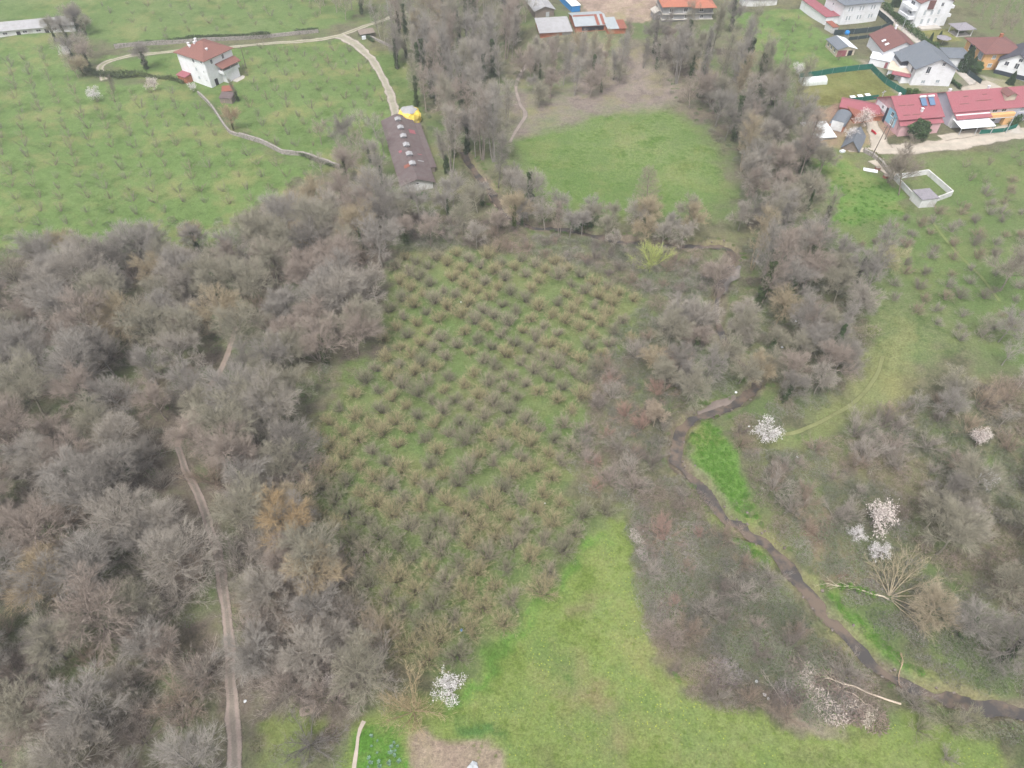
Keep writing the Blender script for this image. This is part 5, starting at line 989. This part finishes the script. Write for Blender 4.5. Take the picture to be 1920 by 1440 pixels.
# walled plot with hut
wl = empty('walled_plot', P(1715, 355), 0, 'empty grassy plot enclosed by whitewashed block walls below the village', 'walled plot')
def wallbox(a, b, hh, th, mat, name, parent=None, drop=.5):
    d = (b - a); L = math.hypot(d.x, d.y); n = max(1, int(L / 4)); m = MB(); px_, py_ = -d.y / L * th / 2, d.x / L * th / 2
    for k in range(n):
        p = a + d * k / n; q = a + d * (k + 1) / n; z0 = float(hgt(p.x, p.y)); z1 = float(hgt(q.x, q.y)); f = .0 if k < n - 1 else 0
        V = [(p.x - px_, p.y - py_, z0 - drop), (p.x + px_, p.y + py_, z0 - drop), (q.x + px_, q.y + py_, z1 - drop), (q.x - px_, q.y - py_, z1 - drop), (p.x - px_, p.y - py_, z0 + hh), (p.x + px_, p.y + py_, z0 + hh), (q.x + px_, q.y + py_, z1 + hh), (q.x - px_, q.y - py_, z1 + hh)]
        if parent: V = [(x - parent.location.x, y - parent.location.y, z - parent.location.z) for x, y, z in V]
        F = [(0, 3, 2, 1), (4, 5, 6, 7), (0, 4, 7, 3), (1, 2, 6, 5)] + ([(0, 1, 5, 4)] if k == 0 else []) + ([(3, 7, 6, 2)] if k == n - 1 else [])
        m.add(V, F)
    return m.build(name, mat, parent)
c1, c2, c3, c4 = P(1676, 336), P(1724, 389), P(1783, 367), P(1737, 327)
for a, b in ((c1, c2), (c2, c3), (c3, c4), (c4, c1)): wallbox(a, b, 1.5, .28, M['oldwhite'], 'wall', wl)
h = House('hut', 'white hut with flat grey roof at the front corner of the walled plot', 'hut', (1722, 390), 10, 4.6, 4.4); h.body(2.6, 0, 'x', M['oldwhite']); h.box('roof', -2.5, 2.5, -2.4, 2.4, 2.602, 2.75, M['greywood'])
# greenhouse
h = House('polytunnel', 'small white polytunnel greenhouse in the fenced vegetable garden', 'greenhouse', (1506, 162), 10, 8.2, 3.6)
MB().prism([(1.8 * math.cos(t), .0 + 2.1 * math.sin(t) ** .7) for t in [math.pi * k / 12 for k in range(13)]], -4.1, 4.1, 0).build('film_cover', M['plastic'], h.r)
for k in range(6):
    m = MB(); x = -4.12 + k * 1.648; pr = [(x, 1.83 * math.cos(math.pi * j / 10), 2.14 * abs(math.sin(math.pi * j / 10)) ** .7) for j in range(11)]
    for a, b in zip(pr[:-1], pr[1:]): m.tube(a, b, .035, None, 5)
    m.build('hoop', M['metal'], h.r)
# fences
def fence(pts_px, hh, mat, label, name='netting_fence', cat='fence', post='metal', gap=4.0):
    pts = [P(*p) for p in pts_px]; r = empty(name, pts[0], 0, label, cat)
    for a, b in zip(pts[:-1], pts[1:]):
        wallbox(a, b, hh, .06, mat, 'panel', r, -.05); n = max(1, int((b - a).length / gap))
        for k in range(n):
            q = a.lerp(b, k / n); MB().tube(Vector((q.x, q.y, float(hgt(q.x, q.y)) - .3)) - r.location, Vector((q.x, q.y, float(hgt(q.x, q.y)) + hh + .15)) - r.location, .05).build('post', M[post], r)
fence([(1497, 148), (1560, 138), (1632, 130), (1660, 158), (1696, 180)], 1.9, M['netting'], 'green netting fence round the top of the vegetable garden')
fence([(1588, 193), (1615, 190), (1645, 186)], 1.5, M['netting'], 'short green netting fence along the foot of the vegetable garden')
fence([(1562, 66), (1600, 64), (1650, 58), (1668, 50)], 1.9, M['darknet'], 'dark netting fence below the white villa')
fence([(1590, 76), (1625, 72), (1650, 66)], 1.2, M['darknet'], 'low dark fence between garden shed and villa')
fence([(1638, 22), (1660, 40), (1672, 52)], 1.9, M['darknet'], 'dark panel fence along the village street')
fence([(1797, 118), (1815, 142), (1838, 158)], 1.6, M['darknet'], 'dark green fence before the orange house')
fence([(1835, 252), (1880, 248), (1905, 240)], 1.4, M['netting'], 'green fence in front of the long red-roofed house')
# field walls and hedges
def wallline(pts_px, hh, th, mat, label, name='stone_wall', cat='wall'):
    pts = smooth([tuple(P(*p)[:2]) for p in pts_px], 3); m = MB(); rr = random.Random(len(pts)); r = empty(name, P(*pts_px[0]), 0, label, cat)
    V = []; F = []
    for i, (x, y) in enumerate(pts):
        a = pts[max(0, i - 1)]; b = pts[min(len(pts) - 1, i + 1)]; dx, dy = b[0] - a[0], b[1] - a[1]; l = math.hypot(dx, dy); nx, ny = -dy / l * th / 2, dx / l * th / 2; z = float(hgt(x, y)); hz = hh * rr.uniform(.75, 1.1)
        V += [(x - nx, y - ny, z - .4), (x - nx * .8, y - ny * .8, z + hz), (x + nx * .8, y + ny * .8, z + hz), (x + nx, y + ny, z - .4)]
    V = [(a - r.location.x, b - r.location.y, c - r.location.z) for a, b, c in V]
    for i in range(len(pts) - 1):
        k = 4 * i; F += [(k, k + 4, k + 5, k + 1), (k + 1, k + 5, k + 6, k + 2), (k + 2, k + 6, k + 7, k + 3)]
    F += [(0, 1, 2, 3), (4 * len(pts) - 1, 4 * len(pts) - 2, 4 * len(pts) - 3, 4 * len(pts) - 4)]
    m.add(V, F); m.build('masonry', mat, r)
STONE = plain('field stone', (.33, .30, .28), .45, 2.2, .95, (.12, .13, .09), .8)
wallline([(372, 176), (400, 205), (420, 235), (432, 250), (450, 256)], 1.2, .6, STONE, 'stone field wall descending from the white house')
wallline([(450, 256), (490, 268), (530, 288), (570, 292), (615, 308), (640, 318)], 1.5, .7, STONE, 'pale stone field wall running down to the wood')
wallline([(216, 91), (260, 86), (330, 82), (420, 76), (500, 71), (560, 65), (598, 61)], 1.5, .5, STONE, 'stone wall above the dirt road')
wallline([(690, 70), (706, 76), (740, 92)], 1.0, .6, STONE, 'broken wall at the junction of the lanes')
wallline([(1620, 285), (1645, 300), (1665, 325), (1672, 336)], 1.1, .9, STONE, 'rough wall along the village road above the walled plot')
def hedge(pts_px, hh, wd, n, label, color=(1, 1, 1), seed=1, z0=.1, name='hedge', cat='hedge', size=.2):
    pts = np.array([P(*p)[:2] for p in pts_px]); rs = np.random.RandomState(seed); L = np.concatenate([[0], np.cumsum(np.hypot(*np.diff(pts, axis=0).T))]); s = rs.rand(n) * L[-1]
    x = np.interp(s, L, pts[:, 0]); y = np.interp(s, L, pts[:, 1]); lum = .7 + .5 * vnoise(s, s * 0, 3.0, seed); x = x + rs.normal(0, wd / 2.6, n) * lum; y = y + rs.normal(0, wd / 2.6, n) * lum
    z = hgt(x, y) + z0 + rs.rand(n) ** .8 * hh * lum; V, F = leaves(rs, np.stack([x, y, z], -1), size); c = np.array([pts[0][0], pts[0][1], float(hgt(*pts[0]))])
    o = link(name, trimesh(name, V - c, F, M['ivy'])); o.location = c; o.color = (*color, 1); return tag(o, label, cat)
hedge([(216, 90), (262, 85), (330, 81)], 1.6, .8, 1500, 'patchy ivy hedge on the wall above the dirt road loop', (1, 1, 1), 2)
hedge([(330, 80), (420, 75), (508, 70)], 2.0, .9, 4200, 'long dark ivy hedge on the wall above the dirt road', (.9, .9, .9), 3)
hedge([(554, 65), (597, 60)], 1.7, .8, 1100, 'short end of ivy hedge near the road junction', (1, 1, 1), 4)
hedge([(150, 130), (185, 143), (225, 147), (262, 143)], 2.2, 1.8, 3200, 'thick dark hedge below the dirt road loop', (.95, .85, .9), 5)
hedge([(262, 143), (320, 150), (345, 158)], 1.5, 1.2, 1500, 'scrubby hedge left of the white house', (1.4, 1.2, 1.2), 6)
hedge([(560, 290), (620, 312), (650, 322)], 1.2, 1.0, 900, 'low ivy growing over the end of the stone field wall', (1.2, 1.1, 1.2), 7)
hedge([(1655, 15), (1690, 48), (1730, 78), (1775, 105), (1790, 112)], 2.2, 1.2, 5200, 'clipped dark green hedge along the village street', (.85, 1.05, .9), 8)
hedge([(1762, 142), (1790, 160), (1800, 168)], 1.6, .8, 1300, 'short dark hedge behind the long red-roofed house', (.8, 1, .9), 9)
hedge([(676, 66), (690, 72), (700, 80)], 1.4, 1.2, 900, 'dark bramble bush at the junction of the dirt roads', (1, 1, 1), 10)
hedge([(1620, 283), (1640, 293), (1668, 322)], 1.0, 1.0, 1300, 'bramble over the rough wall along the village road', (2.2, 1.5, 1.7), 11)
hedge([(1893, 240), (1910, 226), (1925, 215)], 2.4, 1.6, 1800, 'dark evergreen hedge at the end of the long red-roofed house', (.8, 1, .9), 12)
hedge([(760, 372), (800, 372)], 1.6, 1.6, 1400, 'dark green bush in front of the long maroon shed', (1, 1.3, 1), 13)
hedge([(1075, 422), (1110, 424)], 2.2, 2.0, 1400, 'dark evergreen bush on the stream bank below the round meadow', (.9, 1.1, 1), 14)
for px, s, lab in [((1805, 133), 1.05, 'tall dark conifer left of the orange house'), ((1818, 137), .7, 'shorter dark conifer before the orange house'), ((1678, 12), .8, 'dark conifer beside the tall white house'), ((1893, 158), .55, 'dark conifer before the white gabled house')]:
    plant('conifer', (STICK, CONE), P(*px), s, None, (1, 1, 1), lab, 'tree', None, .01, None, ('trunk', 'foliage'))
for k, px in enumerate([(1744, 77), (1760, 74), (1712, 44)]):
    plant('cypress', (STICK, SPIKE), P(*px), 1.1, None, (1, 1, 1), ['pointed dwarf cypress on the yellowish lawn, left one', 'pointed dwarf cypress on the yellowish lawn, right one', 'pointed dwarf cypress by the street hedge'][k], 'cypress', 'dwarf cypresses', .01, .9, ('trunk', 'foliage'))
plant('evergreen_tree', (STICK, BALL), P(1716, 262), 1.25, None, (1.3, 1.25, 1.1), 'round olive-green evergreen in front of the pink and blue house', 'tree', None, .02, None, ('trunk', 'foliage'))
plant('evergreen_tree', (STICK, BALL), P(1826, 138), .85, None, (1.6, 1.6, 1.3), 'rounded evergreen between the conifers and the orange house', 'tree', None, .02, None, ('trunk', 'foliage'))
for px, lab in [((1702, 176), 'small round shrub left of the red back roof'), ((1715, 177), 'small round shrub right of the other behind the red roof'), ((1668, 148), 'small shrub at the corner of the flat annex')]:
    o = link('garden_shrub', SHB); o.location = P(*px); o.color = (1.6, 1.6, 1, 1); tag(o, lab, 'shrub')
# poles
def pole(px, hh, lab, lean=(0, 0), mat='polewood', r=.14, arm=True):
    p = P(*px); e = empty('utility_pole', p, rnd.uniform(0, 1), lab, 'utility pole'); m = MB(); m.tube((0, 0, -.5), (lean[0], lean[1], hh), r, r * .65, 8); m.build('shaft', M[mat], e)
    if arm: MB().box(lean[0] - .9, lean[0] + .9, lean[1] - .06, lean[1] + .06, hh - .6, hh - .48).tube((lean[0] - .7, lean[1], hh - .48), (lean[0] - .7, lean[1], hh - .25), .05).tube((lean[0] + .7, lean[1], hh - .48), (lean[0] + .7, lean[1], hh - .25), .05).build('crossarm', M[mat], e)
pole((1634, 294), 9.5, 'dark leaning pole beside the bend of the village road', (1.0, 0)); pole((1659, 262), 7, 'thinner pole near the forecourt of the pink and blue house', (.3, 0))
pole((462, 128), 7.5, 'thin wooden pole in the field right of the white house'); pole((728, 24), 8, 'pale metal pole above the dirt road at the top edge', (0, 0), 'metal')
pole((1885, 250), 7.5, 'pale pole by the road at the right edge', (0, 0), 'metal'); pole((1690, 58), 8, 'tall pale street pole beside the village street', (0, 0), 'metal'); pole((1645, 205), 6, 'thin pole at the back corner of the pink and blue house', (0, 0), 'metal')
# yellow covered heap
rs = np.random.RandomState(3); yh = empty('covered_heap', P(766, 228), 0, 'large heap wrapped in yellow tarpaulin at the end of the lane', 'heap')
def lump(name, prof, mat, par, dx=0, dy=0, amp=.18, n=30, ell=1.0):
    V = []; F = []
    for i, (r, z) in enumerate(prof):
        for k in range(n):
            a = 6.283 * k / n; rr_ = r * (1 + amp * math.sin(a * 5 + i) * .4 + amp * (rs.rand() - .5)); V.append((dx + rr_ * math.cos(a) * ell, dy + rr_ * math.sin(a), z + (rs.rand() - .5) * amp * .6))
    for i in range(len(prof) - 1):
        for k in range(n): a, b = i * n + k, i * n + (k + 1) % n; F.append((a, b, b + n, a + n))
    V.append((dx, dy, prof[-1][1])); t = len(V) - 1; F += [((len(prof) - 1) * n + k, (len(prof) - 1) * n + (k + 1) % n, t) for k in range(n)]
    me = bpy.data.meshes.new(name); me.from_pydata(V, [], F); me.update(); return link(name, me, par, mat)
lump('tarpaulin', [(3.5, -.3), (3.4, .6), (3.5, 1.6), (3.4, 2.4), (3.1, 3.0), (2.5, 3.5)], M['yellow'], yh, .4, .8)
lump('top_sheet', [(2.6, 3.42), (2.4, 3.7), (1.6, 3.95), (.6, 4.05)], M['paleroof'], yh, .4, .8)
lump('skirt', [(2.6, -.2), (2.5, .15), (1.9, .45), (.8, .7)], M['yellow'], yh, -3.0, -1.2, .35, 24, .8)
# fallen and broken trunks
def fallen(a_px, b_px, r0, r1, zl, mat, lab, branch=10, blen=3.0, seed=1, color=(1, 1, 1), moss=False):
    a, b = P(*a_px), P(*b_px); T = Tree(seed); L = (b - a).length; e = empty('fallen_tree', a, 0, lab, 'fallen tree'); d = b - a
    pts = np.array([[d.x * t, d.y * t, float(hgt(a.x + d.x * t, a.y + d.y * t)) - a.z + .25 + zl * math.sin(t * 3.1)] for t in np.linspace(0, 1, 9)]); pts[1:-1] += T.r.normal(0, .12, (7, 3)); T.tube(pts, r0, r1, 7)
    L1 = T.kids(pts, branch, .45, 15, 45, blen, 4, .1, .01)
    for x in L1: x[:, 2] = np.maximum(x[:, 2], .1); T.tube(x, .04, .012, 4)
    L2 = [c for x in L1 for c in T.kids(x, 4, .2, 15, 45, blen * .4, 3, .1, .02)]
    for x in L2: T.tube(x, .016, .008, 3, True)
    T.twigs(L2, 3, .4, .02, .5, .05); t, c = T.meshes('fallen', M['bark'], M['twig'])
    for n_, me in (('trunk', t), ('branches', c)): o = link(n_, me, e); o.color = (*color, 1)
    if moss:
        q = pts[2:7].repeat(160, 0) + T.r.normal(0, .28, (800, 3)); V, F = leaves(T.r, q, .12); o = link('ivy', trimesh('ivy', V, F, M['ivy']), e); o.color = (1.6, 2.0, .9, 1)
fallen((1688, 1321), (1515, 1262), .17, .05, .5, None, 'long pale fallen tree lying beside the brush pile', 12, 3.4, 2, (1.9, 1.75, 1.55))
fallen((1665, 1125), (1548, 1095), .16, .05, .9, None, 'broken mossy trunk reaching from the willow towards the stream', 8, 2.4, 3, (1.8, 1.75, 1.5), True)
fallen((1640, 1330), (1560, 1285), .07, .03, .3, None, 'short pale cut trunk on the large branch pile', 5, 1.5, 6, (2.0, 1.85, 1.65))
fallen((1475, 1330), (1425, 1260), .06, .03, .3, None, 'thin grey cut trunk on the grey heap of twigs', 6, 1.6, 7, (1.5, 1.45, 1.4))
fallen((1690, 1290), (1688, 1225), .08, .03, .6, None, 'thin reddish trunk leaning across the stream', 3, 1.2, 4, (1.6, 1.25, 1.0))
# splayed limbs of the willow stump
T = Tree(77); wi = empty('broken_willow', P(1668, 1118), 0, 'broken willow with long yellowish limbs splayed over the lower stream bank', 'tree')
st = [T.bend(np.array([0, 0, -.2]), np.array([math.cos(a), math.sin(a), e_]), l_, 6, .06, .02) for a, e_, l_ in [(2.2, .9, 5.5), (1.75, 1.2, 5), (1.1, .9, 7), (.9, .7, 7.5), (.6, .6, 7), (.25, .45, 8), (-.1, .4, 8.5), (-.6, .35, 7.5), (-1.0, .3, 7.5), (-1.4, .3, 7), (-.8, .5, 6), (1.4, 1.4, 6)]]
st = [b * np.array([1.15, 1.15, 1]) for b in st]
for b in st: T.tube(b, .11, .03, 6)
L1 = [c for b in st for c in T.kids(b, 9, .25, 12, 40, 2.8, 4, .1, .02)]
for b in L1: T.tube(b, .035, .012, 4)
L2 = [c for b in L1 for c in T.kids(b, 5, .2, 15, 40, 1.1, 3, .1, .0)]
for b in L2: T.tube(b, .014, .008, 3, True)
T.twigs(L2, 8, .75, .022, .3, .05); t_, c_ = T.meshes('willow', M['bark'], M['twig'])
for n_, me in (('trunk', t_), ('crown', c_)): o = link(n_, me, wi); o.color = (1.2, 1.12, .85, 1)
# brush piles, litter, small things
def pile(px, r, hh, n, lab, c1, c2, seed):
    rs2 = np.random.RandomState(seed); V, F, k = mound(seed, n, r, hh, 0, .1, .13); me = trimesh('brush_pile', V, F, M['thicket'], np.where(rs2.rand(len(V) // 3).repeat(3)[:, None] < .45, np.array(c1), np.array(c2)))
    o = link('brush_pile', me); o.location = P(*px); o.rotation_euler = (0, 0, rs2.rand() * 6); return tag(o, lab, 'brush pile')
pile((1200, 1005), 1.9, .9, 700, 'pale brush pile at the top corner of the big meadow', (.50, .44, .40), (.24, .19, .16), 5)
pile((1560, 1312), 3.8, 1.3, 1500, 'large pale pile of cut branches beside the long fallen tree', (.50, .43, .38), (.22, .17, .145), 6)
pile((1600, 1335), 2.2, .8, 700, 'smaller pale pile of cut branches at the meadow edge', (.46, .40, .34), (.25, .19, .16), 7)
pile((1480, 1300), 2.4, .8, 800, 'grey heap of cut twigs left of the large branch pile', (.30, .26, .25), (.17, .13, .12), 8)
pile((1360, 1265), 2.6, 1.2, 700, 'grey stack of long stems above the big meadow', (.28, .25, .25), (.16, .13, .13), 9)
pile((1500, 1262), 2.4, 1.0, 800, 'pale tangle of cut twigs above the long fallen tree', (.42, .37, .33), (.22, .18, .155), 10)
pile((1640, 1352), 2.0, .8, 600, 'small pale tangle at the right foot of the brush piles', (.45, .40, .33), (.25, .2, .16), 11)
pile((1214, 1040), 1.8, .8, 500, 'lower part of the pale brush pile by the meadow corner', (.42, .37, .34), (.24, .19, .16), 12)
def blob(name, px, r, mat, lab, cat, seed, fl=.5):
    q = random.Random(seed); V = []; F = []; n, m = 8, 5
    for i in range(m + 1):
        t = math.pi * i / m
        for k in range(n): a = 6.283 * k / n; rr_ = r * q.uniform(.6, 1.2); V.append((rr_ * math.sin(t) * math.cos(a), rr_ * math.sin(t) * math.sin(a), r * fl * (1 + math.cos(t)) * q.uniform(.8, 1.1)))
    for i in range(m):
        for k in range(n): F.append((i * n + k, (i + 1) * n + k, (i + 1) * n + (k + 1) % n, i * n + (k + 1) % n))
    me = bpy.data.meshes.new(name); me.from_pydata(V, [], F); o = link(name, me, None, mat); o.location = P(*px, -.02); return tag(o, lab, cat)
for k, (px, r, lab) in enumerate([((1022, 944), .22, 'single white scrap in the lower right of the orchard'), ((1433, 1303), .4, 'white bag at the left end of the brush piles'), ((1440, 1310), .3, 'second white scrap just below the white bag by the brush piles'), ((1380, 736), .45, 'white bag on the silt bar at the stream bend'), ((1418, 1278), .35, 'whitish scrap in the stiff shrubs above the big meadow'),
      ((1206, 996), .3, 'white scrap on the pale brush pile by the meadow corner'), ((1492, 603), .3, 'white scrap under the trees below the village belt'), ((1466, 652), .45, 'pinkish white rubbish under the trees near the stream bend'), ((1495, 858), .35, 'white scrap in the scrub below the white blossoming tree'), ((1404, 800), .3, 'white scrap left of the white blossoming tree'), ((460, 1315), .35, 'white scrap just right of the forest track'), ((865, 1182), .35, 'bluish scrap among the lowest orchard bushes'), ((864, 567), .3, 'white scrap in the upper orchard')]):
    blob('plastic_scrap', px, r * .75, M['bluepl'] if 'bluish scrap' in lab else M['panelw'], lab, 'litter', k + 5)
blob('plastic_sheet', (886, 1440), .8, M['metal'], 'crumpled bluish-white sheet at the bottom edge on the bare soil', 'plastic sheet', 31, .35)
sl = empty('concrete_slab', P(577, 1333), R(18), 'pale concrete well slab with a round hole in a forest clearing', 'concrete slab'); V = []; n = 20
for r_, z in ((0, .3), (0, -.2)):
    for k in range(n):
        a = 6.283 * k / n; c, s_ = math.cos(a), math.sin(a); q = min(1.15 / (abs(c) + 1e-6), .62 / (abs(s_) + 1e-6)); V += [(c * q, s_ * q, z), (c * .34, s_ * .34, z)]
F = []
for k in range(n):
    a, b = 2 * k, 2 * ((k + 1) % n); F += [(a, b, b + 1, a + 1), (a + 2 * n, a, a + 1, a + 1 + 2 * n)[:0] or (a, a + 2 * n, b + 2 * n, b), (a + 1, b + 1, b + 1 + 2 * n, a + 1 + 2 * n)]
MB().add(V, F).build('slab', M['oldconc'], sl); MB().tube((0, 0, -.19), (0, 0, -.12), .335, None, 16).build('hole_shade', M['dark'], sl)  # near-black disc stands in for the shade down the hole
CB = []
for k in range(3):
    rs3 = np.random.RandomState(k); a = rs3.rand(16) * 6.28; V = []; F = []
    for j in range(16):
        c, s_ = math.cos(a[j]), math.sin(a[j]); l = rs3.uniform(.2, .38); w_ = .11; z = rs3.uniform(.08, .3); n = len(V); V += [(0, 0, .02), (c * l * .5 - s_ * w_, s_ * l * .5 + c * w_, z * .7), (c * l, s_ * l, z), (c * l * .5 + s_ * w_, s_ * l * .5 - c * w_, z * .7)]; F.append((n, n + 1, n + 2, n + 3))
    CB.append(trimesh('cabbage', V, F, plain('cabbage leaves', (.17, .27, .19), .3, 4)))
kk = 0
for rowx in (694, 712, 730, 744):
    for y in range(1382, 1446, 9):
        if rnd.random() < .25: continue
        o = link('cabbage', CB[kk % 3]); kk += 1; o.location = P(rowx + rnd.uniform(-5, 5), y + rnd.uniform(-3, 3), .02); o.rotation_euler = (0, 0, rnd.uniform(0, 6)); s_ = rnd.uniform(.6, 1.25); o.scale = (s_, s_, s_); tag(o, 'bluish-green cabbage in the vegetable patch at the bottom edge', 'cabbage', 'cabbages in the vegetable patch')
ribbon('edging', [tuple(P(*p)[:2]) for p in [(682, 1352), (672, 1375), (668, 1410), (664, 1450)]], [.5, .5], plain('pale edging', (.42, .36, .31), .2), .1, wob=.6)
for k, px in enumerate([(1597, 187), (1611, 185), (1625, 183)]):
    p = P(*px); e = empty('beehive', p, .15, ['white-topped box on the short netting fence line, left of three', 'white-topped box on the short netting fence line, middle of three', 'white-topped box on the short netting fence line, right of three'][k], 'box', 'white-topped boxes by the garden'); MB().box(-.7, .7, -.5, .5, .15, .85).build('body', M['wood'], e); MB().sheet([(-.85, -.65, .86), (.85, -.65, .86), (.85, .65, 1.0), (-.85, .65, 1.0)], .06).build('lid', M['panelw'], e)
e = empty('water_tank', P(1583, 78), 0, 'blue round water tank on a stand behind the garden shed', 'water tank')
for x in (-.5, .5):
    for y in (-.5, .5): MB().box(x - .06, x + .06, y - .06, y + .06, -.2, 2.4).build('leg', M['metal'], e)
lump('tank', [(.3, 2.41), (.75, 2.6), (.9, 3.1), (.75, 3.6), (.3, 3.85)], M['bluepl'], e, 0, 0, .02, 16)
e = empty('panel_sheet', P(1632, 320), -.35, 'bluish-white sheet lying on the bright grass above the walled plot', 'panel'); MB().box(-1.9, 1.9, -.8, .8, .05, .17).build('sheet', M['panelw'], e)
e = empty('white_basin', P(1579, 285), .4, 'white hollow basin on the grass below the tent-like shed', 'basin'); m = MB(); 
m.box(-.7, .7, -.5, -.35, 0, .5).box(-.7, .7, .35, .5, 0, .5).box(-.7, -.55, -.348, .348, 0, .5).box(.55, .7, -.348, .348, 0, .5).box(-.548, .548, -.348, .348, 0, .12).build('body', M['panelw'], e)
e = empty('shelter', P(688, 68), .4, 'dark open shelter with grey sheet beside the junction of the dirt roads', 'shelter'); MB().sheet([(-3, -2, 1.6), (3, -2, 1.6), (3, 2, 2.0), (-3, 2, 2.0)], .1).build('roof', M['wood'], e)
for x in (-2.8, 2.8):
    for y in (-1.8, 1.8): MB().box(x - .08, x + .08, y - .08, y + .08, -.4, 1.6).build('post', M['wood'], e)
MB().box(-2.5, -1.0, -2.6, -2.1, 0, 1.2).build('sheet', M['panelw'], e)
for k, (x, y) in enumerate([(1645, 318), (1660, 333)]):
    e = empty('crate', P(x, y), .5 * k, ['reddish crate beside the bluish-white sheet', 'reddish crate nearer the walled plot'][k], 'crate'); MB().box(-.6, .6, -.5, .5, 0, .7).build('body', M['rust'], e); MB().box(-.66, .66, -.56, .56, .702, .78).build('lid', M['wood'], e)
e = empty('bench', P(1638, 250), 1.9, 'small red bench on the drive of the pink and blue house', 'bench'); MB().box(-.9, .9, -.3, .3, .3, .42).build('seat', M['redpl'], e); MB().box(-.9, .9, .3, .38, .42, .95).build('backrest', M['redpl'], e)
for x in (-.8, .8): MB().box(x - .05, x + .05, -.25, .25, 0, .298).build('leg', M['redpl'], e)
# ------------------------------------------------------------------ thin air haze
hm = bpy.data.materials.new('haze'); hm.use_nodes = True; ht = hm.node_tree; ht.nodes.clear()
ho = ht.nodes.new('ShaderNodeOutputMaterial'); hv = ht.nodes.new('ShaderNodeVolumePrincipled'); hv.inputs['Density'].default_value = HAZE; hv.inputs['Color'].default_value = (.92, .95, 1, 1); hv.inputs['Anisotropy'].default_value = .2
ht.links.new(hv.outputs[0], ho.inputs['Volume'])
tag(MB().box(-1700, 1700, -600, 2800, -20, 125).build('haze', hm), kind='stuff')
